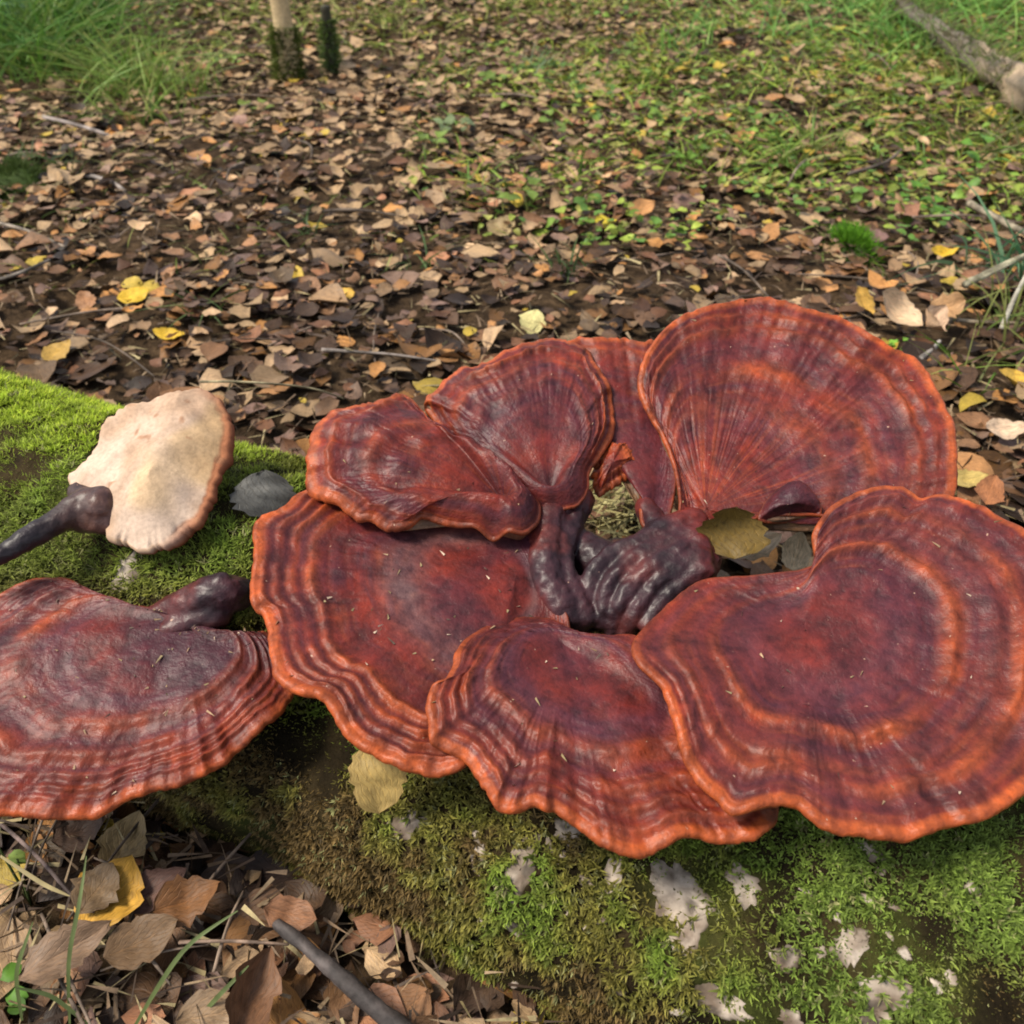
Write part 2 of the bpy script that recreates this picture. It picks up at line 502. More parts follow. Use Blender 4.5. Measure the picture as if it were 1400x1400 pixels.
endv = np.stack([LC + LAX * kk[0], LC + LAX * kk[-1]])
j = np.arange(len(aa) - 1)
log_faces.append(np.stack([np.full(len(j), NB), j, j + 1], -1)); log_faces.append(np.stack([np.full(len(j), NB + 1), NB - len(aa) + j + 1, NB - len(aa) + j], -1))
mesh_obj('bark', np.concatenate([LP.reshape(-1, 3), endv]), log_faces, M_BARK, col=np.concatenate([lc.reshape(-1, 3), np.full((2, 3), .2)]), parent=log_root)

# pale birch bark showing where the moss has worn away: thin curled flakes that follow the log
def log_hit(px, py):
    z = np.linspace(.17, 0.0, 700); Q = ground_at(np.full(700, px), np.full(700, py), z)
    a_ = np.arctan2(Q[:, 2] - LC[2], (Q - LC) @ LN); k_ = (Q - LC) @ LAX
    rr_ = np.hypot(Q[:, 2] - LC[2], (Q - LC) @ LN)
    i = np.argmax(rr_ < log_radius(k_, a_)); return k_[i], a_[i], to_px(Q[i])[2] / FPX
M_FLAKE = mat_tint('birch_bark', .7, 240, .55, .001, .3)
for i_, (x_, y_, rx_, ry_) in enumerate(BARK_SPOTS):
    k0, a0, sc_ = log_hit(x_, y_)
    NT_, NR_ = 40, 6
    t_ = np.linspace(0, 2 * np.pi, NT_, endpoint=False); s_ = np.linspace(.03, 1, NR_)
    rr_ = 1.12 + .34 * noise3(np.cos(t_) * 1.5, np.sin(t_) * 1.7, i_ * 5, 311) + .20 * noise3(np.cos(t_) * 4, np.sin(t_) * 4, i_ * 5, 312) + .16 * noise3(np.cos(t_) * 12, np.sin(t_) * 12, i_ * 5, 313)
    dk = s_[:, None] * rr_ * rx_ * sc_ * .95 * np.cos(t_); da = s_[:, None] * rr_ * ry_ * sc_ * .95 * np.sin(t_) / LR
    sk = noise3(i_ * 3.3, 1.5, 0, 314) * .8
    kk_ = k0 + dk + sk * da * LR; aa_ = a0 + da
    curl_ = .0004 + .0012 * np.maximum(0, noise3(dk * 90 + i_, da * 12, 0, 315)) * s_[:, None] ** 2 - .0022 * s_[:, None] ** 6
    top_ = log_point(kk_, aa_, curl_); bot_ = log_point(kk_[-1:], aa_[-1:], curl_[-1:] - .004)
    V_ = np.concatenate([top_, bot_]).reshape(-1, 3)
    n_ = fbm(V_[:, 0] * 120, V_[:, 1] * 120, V_[:, 2] * 120, 316)
    C_ = lerp(np.array([.14, .10, .07]), np.array([.44, .37, .30]), sstep(-.5, .35, n_)[:, None])
    ed_ = np.concatenate([np.repeat(s_, NT_), np.ones(NT_)]) + .35 * noise3(V_[:, 0] * 170, V_[:, 1] * 170, V_[:, 2] * 170, 318)
    C_ = lerp(C_, np.array([.07, .05, .028]), (.85 * sstep(.6, .95, ed_))[:, None])
    C_ = lerp(C_, np.array([.05, .04, .03]), (.75 * sstep(.35, .6, noise3(V_[:, 0] * 160, V_[:, 1] * 160, V_[:, 2] * 420, 317)))[:, None])
    F_ = grid_faces(NR_ + 1, NT_, True)
    mesh_obj('bark_flake', V_, F_, M_FLAKE, col=C_, parent=log_root)

# ------------------------------------------------------------------ mushroom caps
def cr_closed(pts, n):
    """Closed Catmull-Rom through pts (m,d), resampled evenly to n samples."""
    P = np.asarray(pts, float); m = len(P)
    t = np.linspace(0, m, m * 24, endpoint=False); i = t.astype(int); f = (t - i)[:, None]
    p0, p1, p2, p3 = P[(i - 1) % m], P[i % m], P[(i + 1) % m], P[(i + 2) % m]
    Q = 0.5 * (2 * p1 + (p2 - p0) * f + (2 * p0 - 5 * p1 + 4 * p2 - p3) * f ** 2 + (3 * p1 - p0 - 3 * p2 + p3) * f ** 3)
    seg = np.linalg.norm(np.roll(Q, -1, 0)[:, :2] - Q[:, :2], axis=1)
    L = np.concatenate([[0], np.cumsum(seg)])
    Qc = np.concatenate([Q, Q[:1]])
    g = np.linspace(0, L[-1], n, endpoint=False)
    return np.stack([np.interp(g, L, Qc[:, d]) for d in range(P.shape[1])], -1)

ORANGE = np.array([0.41, 0.088, 0.022]); RED = np.array([0.190, 0.023, 0.012]); MAROON = np.array([0.100, 0.014, 0.012]); PURPLE = np.array([0.046, 0.013, 0.023]); DUSK = np.array([0.022, 0.009, 0.013])

def build_cap(name, origin, outline, parent, seed, ridges=(), zones=(), dish=0.0, lip=0.0027, ripple=0.0008, wr_from=0.35, wrinkle=0.001, wrinkle_freq=34, wave=0.002, bumps=0.0015, NT=360, NR=120, rim_orange=1.0, ring_wob=0.034, dark_core=0.25, fan=0.0, extra=None, label=None, base=None, underside=(0.20, 0.11, 0.06), core=((850, 765, .058), (765, 745, .034))):
    """origin (px,py,z cm); outline rows (px, py, z cm, margin weight). ridges: (s, width, height m, orange). zones: (s, width, colour, strength)."""
    NT = int(NT * 0.84); NR = int(NR * 0.8)
    C = cr_closed(outline, NT)
    th = np.linspace(0, 2 * np.pi, NT, endpoint=False)
    ct, st = np.cos(th), np.sin(th)
    w = np.clip(C[:, 3], 0, 1)
    jag = noise3(ct * 9, st * 9, 0, seed + 1) * 3.2 + noise3(ct * 28, st * 28, 0, seed + 2) * 1.6
    O2 = np.array(origin[:2], float)
    rad2 = C[:, :2] - O2; rl2 = np.linalg.norm(rad2, axis=1, keepdims=True)
    px2 = C[:, :2] + rad2 / np.maximum(rl2, 1) * (jag * w)[:, None]
    zE = C[:, 2] * 0.01 + wave * w * (noise3(ct * 4.5, st * 4.5, 0, seed + 3) + 0.5 * noise3(ct * 13, st * 13, 0, seed + 33))
    E = ground_at(px2[:, 0], px2[:, 1], zE)
    Oc = ground_at(origin[0], origin[1], origin[2] * 0.01)
    tang = np.roll(E, -3, 0) - np.roll(E, 3, 0)
    out = np.stack([tang[:, 1], -tang[:, 0], 0 * tang[:, 0]], -1); out /= np.linalg.norm(out, axis=1, keepdims=True) + 1e-9
    sgn = np.sign(np.sum(out * (E - Oc), 1).sum()); out *= sgn
    rl = lip * (0.45 + 0.55 * w)
    E = E - out * (rl * 0.7)[:, None]
    s = 1 - (1 - np.linspace(0, 1, NR)) ** 1.35
    s = s * 0.998 + 0.002
    S = s[:, None] * np.ones((1, NT)); W = np.ones((NR, 1)) * w[None]
    perim = np.linalg.norm(np.roll(E, -1, 0) - E, axis=1).sum(); Rm = perim / (2 * np.pi)
    radlen = np.linalg.norm(E - Oc, axis=1)
    CX, SX = np.ones((NR, 1)) * ct[None], np.ones((NR, 1)) * st[None]
    Sd = S + ring_wob * noise3(CX * 4, SX * 4, S * 3, seed + 5) * (1 - S * 0.6) * sstep(0.1, 0.6, S) + ring_wob * 0.22 * noise3(CX * 14, SX * 14, S * 5, seed + 6) * sstep(0.5, 0.85, S)
    ker = np.exp(-(np.minimum(np.arange(NT), NT - np.arange(NT)) / (NT * 0.045)) ** 2); ker /= ker.sum()
    Es = np.stack([np.real(np.fft.ifft(np.fft.fft(E[:, d]) * np.fft.fft(ker))) for d in range(3)], -1)
    bl_ = (S ** 3)[..., None]
    P = Oc + S[..., None] * (Es[None] * (1 - bl_) + E[None] * bl_ - Oc)
    z = dish * 4 * S * (1 - S) * np.ones_like(W)
    orange = np.zeros_like(S)
    for (sc, wd, hh, og) in ridges:
        strength = np.clip(0.7 + 0.75 * noise3(CX * 3.5, SX * 3.5, sc * 9, seed + 9) + 0.3 * noise3(CX * 11, SX * 11, sc * 9, seed + 29), 0.08, 1.35)
        d = (Sd - sc) / wd
        prof = np.where(d > 0, np.exp(-(d * 1.9) ** 2), np.exp(-(d * 0.9) ** 2))
        z = z + hh * prof * W * strength
        orange = np.maximum(orange, og * np.exp(-((d - 0.1) * 0.85) ** 2) * (0.25 + 0.75 * W) * strength)
    z = z + bumps * fbm(P[..., 0] * 38, P[..., 1] * 38, 0.3, seed + 7) * sstep(0.03, 0.3, S)
    wr = noise3(CX * wrinkle_freq, SX * wrinkle_freq, S * 3.0, seed + 8)
    wr2 = noise3(CX * wrinkle_freq * 0.4, SX * wrinkle_freq * 0.4, S * 2.5, seed + 18)
    crease = -np.maximum(0, 1 - np.abs(wr2) * 5) ** 2
    wenv = sstep(wr_from, wr_from + 0.3, S) * sstep(-0.35, 0.35, noise3(P[..., 0] * 30, P[..., 1] * 30, 0.2, seed + 28))
    z = z + wrinkle * (0.08 * wr + 0.30 * crease) * wenv * (1 - 0.75 * sstep(0.6, 0.95, S))
    rip = 1 - np.abs(noise3(CX * 17 + 0.8 * noise3(P[..., 0] * 60, P[..., 1] * 60, 0, seed + 41), SX * 17, S * 6, seed + 42)) * 2.2
    z = z + ripple * np.maximum(rip, 0) * sstep(0.0, 0.5, noise3(P[..., 0] * 26, P[..., 1] * 26, 5.5, seed + 43) + 0.15) * sstep(0.4, 0.65, S)
    rn = noise3(CX * 2.5, SX * 2.5, (S + 0.6 * (Sd - S)) * 34, seed + 51) * 0.65 + noise3(CX * 4, SX * 4, (S + 0.6 * (Sd - S)) * 80, seed + 52) * 0.35
    rn = rn * sstep(0.25, 0.5, S) * (0.3 + 0.7 * W)
    z = z + 0.0005 * rn
    if extra is not None: z = z + extra(P, S, W, CX, SX)
    P = P.copy(); P[..., 2] += z
    CRUST.append((parent, P[4:-4:3, ::3].reshape(-1, 3)))
    # colour of the crust: maroon ground, purple belts, orange crests, bright rim
    n1 = fbm(P[..., 0] * 55, P[..., 1] * 55, 0.7, seed + 11); n2 = noise3(CX * 50, SX * 50, S * 9, seed + 12) * sstep(0.4, 0.75, S) * 0.6; n3 = fbm(P[..., 0] * 18, P[..., 1] * 18, 2.7, seed + 13)
    c0 = MAROON if base is None else np.asarray(base)
    col = lerp(c0, RED, sstep(-0.25, 0.5, n1 * 0.8 + n2 * 0.18 + n3 * 0.5)[..., None])
    col = lerp(col, PURPLE * 1.3, (0.55 * sstep(0.05, 0.6, rn))[..., None]); col = lerp(col, ORANGE * 0.75, (0.38 * sstep(-0.1, -0.6, rn))[..., None])
    for (sc, wd, zc, stg) in zones:
        f = np.exp(-((Sd - sc) / wd) ** 2) * stg * (0.65 + 0.5 * n1 + 0.08 * n2)
        col = lerp(col, np.asarray(zc), np.clip(f, 0, 1)[..., None])
    col = lerp(col, PURPLE, np.clip(dark_core * sstep(0.3, 0.0, S), 0, 1)[..., None])
    for (cx_, cy_, cr_) in core:
        dd = np.linalg.norm((P - ground_at(cx_, cy_, 0.155))[..., :2], axis=-1) / cr_ + 0.25 * n1
        col = lerp(col, PURPLE * np.array([.9, .8, .85]), (0.85 * sstep(1.0, 0.35, dd))[..., None])
    nm = fbm(P[..., 0] * 30, P[..., 1] * 30, 4.1, seed + 19) + 0.08 * n2
    col = lerp(col, PURPLE * 1.2, (0.48 * sstep(0.0, 0.5, nm) * (1 - 0.6 * sstep(0.8, 1, S)))[..., None])
    if fan > 0:
        ff = fan * sstep(0.75, 0.15, S) * sstep(-0.1, 0.6, noise3(CX * 26, SX * 26, S * 2, seed + 14))
        col = lerp(col, ORANGE * 0.8, np.clip(ff, 0, 1)[..., None])
        col = lerp(col, PURPLE, np.clip(fan * 0.9 * sstep(0.75, 0.1, S) * np.maximum(0, -crease), 0, 1)[..., None])
    col = lerp(col, ORANGE, np.clip(orange * 0.78 * (0.7 + 0.5 * n1 + 0.12 * n2), 0, 1)[..., None])
    rim = sstep(0.962, 0.992, S) * (0.25 + 0.75 * W) * rim_orange
    col = lerp(col, ORANGE * 1.05, np.clip(rim * (0.75 + 0.3 * n2), 0, 1)[..., None])
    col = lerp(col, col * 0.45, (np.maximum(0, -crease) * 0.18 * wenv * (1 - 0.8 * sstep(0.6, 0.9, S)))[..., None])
    # lip and underside
    nl = 7
    ph = np.linspace(0, np.pi, nl + 1)[1:]
    Lp = P[-1][None] + out[None] * (np.sin(ph)[:, None] * rl[None])[..., None] - np.array([0, 0, 1.0]) * ((1 - np.cos(ph))[:, None] * rl[None])[..., None]
    lipc = lerp(ORANGE * (0.25 + 0.75 * w[:, None]) * 0.95, np.array([0.34, 0.075, 0.026]), 0.35 + 0.3 * noise3(ct * 40, st * 40, 0, seed + 15)[:, None])
    Lc = np.stack([lerp(col[-1], lipc, min(1, 0.25 + q * 1.6)) * (1 - 0.15 * q) if q < 0.75 else lerp(lipc * .6, np.asarray(underside)[None], (q - .7) / .3) for q in ph / np.pi])
    nu = 16
    su = np.linspace(1, 0.0, nu + 1)[1:]
    idx = np.clip((np.interp(su, s, np.arange(NR))).astype(int), 0, NR - 1)
    U = P[idx].copy()
    smoothz = Oc[2] + su[:, None] * (E[None, :, 2] - Oc[2])
    thick = 2 * rl[None] + (1 - su[:, None]) * 0.008
    U[..., 2] = np.minimum(smoothz, U[..., 2]) - thick
    Uc = np.ones((nu, NT, 3)) * np.asarray(underside) * (0.8 + 0.3 * noise3(CX[:nu] * 30, SX[:nu] * 30, su[:, None] * 8, seed + 16))[..., None]
    V = np.concatenate([P, Lp, U]); Cc = np.concatenate([col, Lc, Uc])
    n = len(V)
    AL = np.concatenate([(sstep(0.4, 0.75, S)).ravel(), np.ones(nl * NT), np.zeros(nu * NT), [0, 0]])
    gs = np.concatenate([S, np.ones((nl, 1)) + (ph[:, None] / np.pi) * 0.1 * np.ones((1, NT)), 1.2 + (1 - su)[:, None] * np.ones((1, NT))])
    G = np.stack(np.broadcast_arrays(Rm * ct[None] + seed, Rm * st[None], gs * np.mean(radlen)), -1)
    V = V.reshape(-1, 3)
    F = grid_faces(n, NT, True)
    if sgn * np.sign(1) < 0: F = F[:, ::-1]
    # close the pole on top and below
    V = np.concatenate([V, P[0].mean(0)[None], U[-1].mean(0)[None]])
    Cc = np.concatenate([Cc.reshape(-1, 3), col[0].mean(0)[None], Uc[-1].mean(0)[None]])
    G = np.concatenate([G.reshape(-1, 3), G[0].mean(0)[None], G[-1].mean(0)[None]])
    j = np.arange(NT); j2 = (j + 1) % NT; nn = n * NT
    return mesh_obj(name, V, [F, np.stack([np.full(NT, nn), j2, j], -1), np.stack([np.full(NT, nn + 1), (n - 1) * NT + j, (n - 1) * NT + j2], -1)], M_CAP, col=np.concatenate([np.clip(Cc, 0.003, 1), AL[:, None]], 1), uvw=G, parent=parent, label=label)

CAP_POLYS = {}
CRUST = []
cluster = empty('mushroom_cluster', tuple(ground_at(850, 780, 0.12)), label='large rosette of glossy red bracket mushrooms with dark purple stalk on the log', category='mushroom')

oA = [(929, 712, 16.4, 0), (929, 680, 17.0, .2), (922, 637, 17.6, .4), (905, 594, 18.4, .6), (886, 560, 19.2, .8), (874, 521, 20.2, 1), (881, 487, 21.0, 1), (903, 457, 21.8, 1), (933, 427, 22.3, 1), (971, 414, 22.6, 1), (1031, 406, 22.8, 1), (1074, 413, 22.8, 1), (1121, 423, 22.6, 1),
      (1164, 440, 22.3, 1), (1211, 468, 22.0, 1), (1250, 485, 21.6, 1), (1276, 521, 21.0, 1), (1294, 553, 20.4, 1), (1309, 594, 19.8, 1), (1309, 633, 19.2, 1), (1302, 676, 18.4, 1), (1270, 712, 17.5, .5), (1190, 722, 17.0, 0), (1122, 704, 17.2, 0), (1085, 702, 17.2, 0), (1040, 706, 16.8, 0), (990, 728, 16.4, 0), (950, 728, 16.2, 0)]
oB = [(1116, 764, 17.4, .6), (1113, 728, 18.3, 1), (1134, 693, 19.0, 1), (1168, 671, 19.4, 1), (1208, 664, 19.5, 1), (1240, 671, 19.3, 1), (1258, 684, 18.9, 1), (1282, 675, 19.2, 1), (1314, 680, 19.3, 1), (1354, 696, 19.3, 1), (1402, 722, 19.2, 1), (1446, 772, 18.8, 1), (1474, 850, 18.2, 1), (1478, 930, 17.4, 1), (1456, 1005, 16.7, 1), (1428, 1052, 16.3, 1), (1400, 1082, 16.1, 1), (1360, 1108, 15.9, 1), (1312, 1122, 15.7, 1),
      (1240, 1140, 15.5, 1), (1180, 1136, 15.5, 1), (1140, 1131, 15.6, 1), (1116, 1119, 15.8, 1), (1096, 1101, 16.0, 1), (1072, 1093, 16.2, 1), (1036, 1097, 16.2, 1), (1012, 1105, 16.0, 1), (992, 1099, 15.9, 1), (964, 1072, 16.0, 1), (944, 1044, 16.2, 1), (932, 1020, 16.4, 1), (922, 984, 16.6, .9), (910, 946, 16.8, .8), (898, 928, 16.9, .6), (872, 906, 17.0, .5), (864, 882, 16.8, .3), (880, 858, 16.5, 0), (905, 835, 16.3, 0), (930, 812, 16.2, 0), (962, 792, 16.2, 0), (1005, 788, 16.4, 0), (1060, 782, 16.8, 0), (1100, 776, 17.1, .2)]
oC = [(645, 868, 14.9, .4), (622, 893, 15.7, 1), (612, 922, 15.8, 1), (590, 934, 15.9, 1), (584, 968, 15.7, 1), (588, 1004, 15.4, 1), (602, 1017, 15.3, 1), (636, 1038, 15.1, 1), (663, 1073, 14.9, 1), (681, 1101, 14.8, 1), (708, 1106, 14.9, 1), (735, 1097, 15.0, 1), (771, 1114, 14.7, 1), (807, 1141, 14.4, 1), (836, 1157, 14.2, 1), (872, 1166, 14.1, 1), (908, 1154, 14.2, 1), (940, 1141, 14.3, 1), (992, 1146, 14.1, 1), (1034, 1142, 14.0, 1), (1062, 1110, 14.0, 1),
      (1056, 1050, 14.3, .5), (1000, 980, 14.8, 0), (945, 930, 15.0, 0), (905, 890, 15.2, 0), (868, 868, 15.3, 0), (830, 868, 14.9, 0), (790, 862, 14.8, 0), (750, 845, 14.6, 0), (700, 845, 14.5, 0)]
oD = [(428, 668, 16.9, 1), (411, 671, 17.0, 1), (383, 692, 17.1, 1), (354, 709, 17.0, 1), (346, 746, 16.9, 1), (344, 787, 16.7, 1), (347, 824, 16.5, 1), (363, 838, 16.4, 1), (368, 880, 16.1, 1), (376, 916, 15.9, 1), (394, 938, 15.9, 1), (420, 946, 16.1, 1), (444, 951, 16.0, 1), (465, 988, 15.5, 1), (488, 1015, 15.2, 1), (524, 1034, 14.9, 1), (556, 1047, 14.7, 1), (602, 1053, 14.5, 1), (640, 1040, 14.4, .6), (690, 1000, 13.6, 0), (715, 940, 13.4, 0), (740, 890, 13.5, 0), (778, 862, 13.8, 0), (765, 810, 14.8, 0), (740, 745, 15.8, 0), (722, 692, 16.2, 0), (640, 672, 16.4, 0), (540, 662, 16.6, 0), (470, 656, 16.8, .6)]
oE = [(423, 662, 18.0, 1), (419, 628, 18.8, 1), (424, 595, 19.3, 1), (438, 574, 19.5, 1), (464, 558, 19.6, 1), (501, 550, 19.5, 1), (533, 541, 19.4, 1), (560, 542, 19.2, 1), (575, 556, 19.0, .9), (584, 576, 18.8, .3), (607, 583, 18.7, 0), (639, 599, 18.5, 0), (668, 628, 18.1, 0), (696, 650, 17.7, 0), (721, 669, 17.3, 0), (738, 690, 16.9, 0), (734, 717, 16.5, 0), (716, 736, 16.3, 0), (688, 731, 16.6, 0), (647, 719, 16.8, 0), (607, 711, 17.0, .2), (576, 706, 17.1, .3), (556, 718, 17.0, .5), (533, 719, 17.0, .5), (509, 707, 17.2, .5), (486, 704, 17.3, .6), (464, 684, 17.5, .8), (444, 678, 17.7, 1)]
oF = [(588, 566, 18.6, .8), (583, 547, 19.2, 1), (599, 526, 19.8, 1), (623, 506, 20.2, 1), (656, 496, 20.4, 1), (676, 487, 20.6, 1), (696, 474, 20.8, 1), (737, 464, 20.9, 1), (774, 464, 20.8, 1), (798, 472, 20.6, 1), (818, 500, 20.0, 1), (834, 530, 19.4, 1), (838, 563, 18.8, 1), (836, 593, 18.3, 1), (822, 618, 17.9, .6), (806, 642, 17.5, .2), (804, 667, 17.0, 0), (788, 690, 16.5, 0), (748, 697, 16.4, 0), (712, 684, 16.7, 0), (682, 652, 17.2, 0), (650, 628, 17.6, 0), (618, 600, 18.0, 0)]
oG = [(768, 468, 20.2, 1), (800, 461, 20.4, 1), (840, 461, 20.5, 1), (872, 464, 20.5, 1), (905, 474, 20.2, 1), (925, 520, 19.2, 0), (928, 590, 18.0, 0), (925, 660, 16.8, 0), (912, 715, 16.0, 0), (893, 728, 15.8, 0), (877, 712, 16.0, .2), (876, 675, 16.6, .5), (872, 640, 17.0, .8), (850, 612, 17.4, .6), (822, 590, 17.7, 0), (795, 550, 18.4, 0), (775, 505, 19.4, 0)]
for k_, o_ in (('A', oA), ('B', oB), ('C', oC), ('D', oD), ('E', oE), ('F', oF), ('G', oG)): CAP_POLYS[k_] = np.array(o_)[:, :2]

GREYP = np.array([0.075, 0.024, 0.036])
build_cap('cap', (884, 690, 16.4), oG, cluster, 70, ridges=[(.93, .03, .0018, .8)], zones=[(.45, .25, PURPLE * 1.5, .6)], dish=-.003, lip=.003, wrinkle=.0008, NT=200, NR=70, dark_core=.6)
build_cap('cap', (965, 696, 16.6), oA, cluster, 10, ridges=[(.50, .05, .0016, .45), (.66, .035, .0012, .7), (.86, .022, .0026, 1), (.925, .018, .0020, .6)], zones=[(.44, .10, PURPLE * 1.4, .8), (.60, .035, PURPLE, .55), (.77, .07, GREYP, .6), (.895, .02, MAROON, .8)], dish=-.004, wr_from=.1, wrinkle=.0030, wrinkle_freq=30, NT=460, NR=150, fan=.4, bumps=.003, label='large back cap standing highest')
build_cap('cap', (1098, 852, 16.6), oB, cluster, 20, ridges=[(.585, .04, .0026, .9), (.74, .05, .0012, .3), (.83, .035, .0020, .9), (.935, .025, .0012, .35)], zones=[(.36, .16, GREYP, .9), (.52, .05, PURPLE, .8), (.70, .08, GREYP, .55), (.89, .05, GREYP, .55)], dish=-.002, wrinkle=.0018, wrinkle_freq=26, NT=560, NR=160, bumps=.003, lip=.0027, label='broad front cap with a curled notch')
build_cap('cap', (772, 882, 14.8), oC, cluster, 30, ridges=[(.62, .045, .0028, .8), (.78, .035, .0024, .6), (.86, .025, .0018, .5), (.94, .025, .0020, .9)], zones=[(.50, .09, GREYP * 1.2, .9), (.30, .12, RED, .5), (.70, .05, GREYP, .5), (.83, .04, MAROON, .7)], dish=.003, wrinkle=.0006, wrinkle_freq=24, NT=460, NR=140, wave=.003, lip=.0027, bumps=.0022)
build_cap('cap', (705, 790, 15.2), oD, cluster, 40, ridges=[(.80, .022, .0026, 1), (.865, .018, .0030, 1), (.92, .018, .0028, .9), (.965, .014, .0020, .9)], zones=[(.46, .10, np.array([.125, .062, .062]), 1.1), (.70, .05, MAROON * .8, .8), (.84, .012, PURPLE, .8), (.895, .012, PURPLE, .8), (.945, .01, PURPLE, .8)], dish=-.003, wrinkle=.0007, wrinkle_freq=30, NT=460, NR=160, lip=.0027, bumps=.0018, label='cap with stacked ridges along its margin')
build_cap('cap', (752, 676, 16.8), oF, cluster, 50, ridges=[(.62, .05, .0018, .3), (.78, .04, .0012, .5), (.90, .022, .0026, 1)], zones=[(.55, .09, PURPLE * 1.2, .9), (.70, .05, GREYP, .6), (.94, .03, MAROON, .6), (.3, .1, RED, .6)], dish=.010, wrinkle=.0006, wrinkle_freq=24, NT=320, NR=120, fan=.12, dark_core=.6)
def e_bulge(P, S, W, CX, SX):
    # tongue-shaped crown with a puckered lower hem
    b = 0.015 * np.sin(np.pi * np.clip(S, 0, 1)) ** 0.8
    pk = 0.0055 * noise3(P[..., 0] * 95, P[..., 1] * 95, 0, 99) * sstep(0.35, 0.7, S) * (1 - W * 0.5)
    return b * (1 - 0.45 * W) + pk
build_cap('cap', (690, 690, 16.9), oE, cluster, 60, ridges=[(.70, .04, .0012, .5), (.92, .022, .0026, 1)], zones=[(.80, .08, PURPLE * 1.3, .8), (.45, .25, RED, .6)], extra=e_bulge, wrinkle=.0012, wrinkle_freq=22, NT=340, NR=130, fan=.3, lip=.004, dark_core=.35, label='small tongue-shaped cap lying over the ridged one')

# rolled orange fold beside the back stalk, and the dark flap under the highest cap
oK = [(812, 640, 16.8, 1), (822, 612, 17.4, 1), (845, 603, 17.7, 1), (868, 612, 17.5, 1), (874, 630, 17.0, 1), (858, 648, 16.6, 1), (836, 660, 16.3, 1), (818, 672, 16.0, .5)]
build_cap('rolled_fold', (838, 632, 17.4), oK, cluster, 81, ridges=[(.7, .1, .001, 1)], dish=.002, lip=.003, NT=120, NR=40, base=(.4, .08, .02), label='rolled orange fold')
oL = [(1038, 708, 16.9, 0), (1050, 680, 17.5, 0), (1075, 660, 18.1, .2), (1098, 658, 18.3, .2), (1118, 680, 17.9, .2), (1122, 700, 17.3, .1), (1095, 706, 16.9, 0), (1065, 712, 16.6, 0)]
build_cap('dark_flap', (1080, 690, 17.9), oL, cluster, 91, dish=.003, lip=.003, NT=120, NR=40, base=(.06, .02, .03), zones=[(.5, .6, PURPLE * .8, 1)], wrinkle=.002, rim_orange=0, label='dark purple folded flap')

def blob_part(name, chains, parent, mat, voxel=0.0016, seed=0, tint_fn=None, smooth_it=6, **kw):
    """Several tapered limbs fused into one skin by a voxel remesh."""
    Vs, Fs, off = [], [], 0
    for pts, rad in chains:
        v, f = tube(pts, rad, 14, 0.0, seed)
        # hemispherical ends
        Vs.append(v); Fs += [q + off for q in f]; off += len(v)
        for e, r in ((pts[0], rad[0]), (pts[-1], rad[-1])):
            bm = bmesh.new(); bmesh.ops.create_icosphere(bm, subdivisions=2, radius=r)
            vv = np.array([q.co[:] for q in bm.verts]) + np.array(e); ff = np.array([[q.index for q in p.verts] for p in bm.faces]); bm.free()
            Vs.append(vv); Fs.append(ff + off); off += len(vv)
    tmp = mesh_obj('tmp_skin', np.concatenate(Vs), Fs, None)
    md = tmp.modifiers.new('r', 'REMESH'); md.mode = 'VOXEL'; md.voxel_size = voxel
    ms = tmp.modifiers.new('s', 'SMOOTH'); ms.iterations = smooth_it; ms.factor = 0.5
    dg = bpy.context.evaluated_depsgraph_get()
    me = bpy.data.meshes.new_from_object(tmp.evaluated_get(dg))
    n = len(me.vertices); co = np.empty(n * 3, np.float32); me.vertices.foreach_get('co', co); co = co.reshape(-1, 3).astype(float)
    no = np.empty(n * 3, np.float32); me.vertices.foreach_get('normal', no); no = no.reshape(-1, 3)
    fv = [np.array(p.vertices[:]) for p in me.polygons]
    q4 = np.array([f for f in fv if len(f) == 4]).reshape(-1, 4); q3 = np.array([f for f in fv if len(f) == 3]).reshape(-1, 3)
    bpy.data.objects.remove(tmp, do_unlink=True); bpy.data.meshes.remove(me)
    co = co + no * (0.0015 * fbm(co[:, 0] * 75, co[:, 1] * 90, co[:, 2] * 90, seed + 1) + 0.0006 * noise3(co[:, 0] * 300, co[:, 1] * 300, co[:, 2] * 300, seed + 2))[:, None]
    return mesh_obj(name, co, [a for a in (q4, q3) if len(a)], mat, col=tint_fn(co), uvw=co + seed, parent=parent, **kw)

def g3(px, py, zc): return ground_at(px, py, zc * 0.01)
def dark_tint(co):
    n = fbm(co[:, 0] * 60, co[:, 1] * 60, co[:, 2] * 60, 131)
    c = lerp(DUSK, np.array([0.050, 0.018, 0.024]), sstep(-0.4, 0.4, n)[:, None])
    return lerp(c, np.array([0.11, 0.025, 0.022]), (0.8 * sstep(0.1, 0.6, noise3(co[:, 0] * 45, co[:, 1] * 45, co[:, 2] * 45, 132)))[:, None])
def neck_tint(co):
    """dark in the funnel, reddening where the necks run into the caps"""
    px, py, _ = to_px(co)
    d = np.hypot((px - 838) / 1.15, (py - 785) * 1.1) + 18 * noise3(co[:, 0] * 60, co[:, 1] * 60, co[:, 2] * 60, 133)
    n = fbm(co[:, 0] * 50, co[:, 1] * 50, co[:, 2] * 50, 134)
    return lerp(dark_tint(co), lerp(MAROON, RED, sstep(-.3, .4, n)[:, None]), (sstep(85, 130, d) * .7)[:, None])
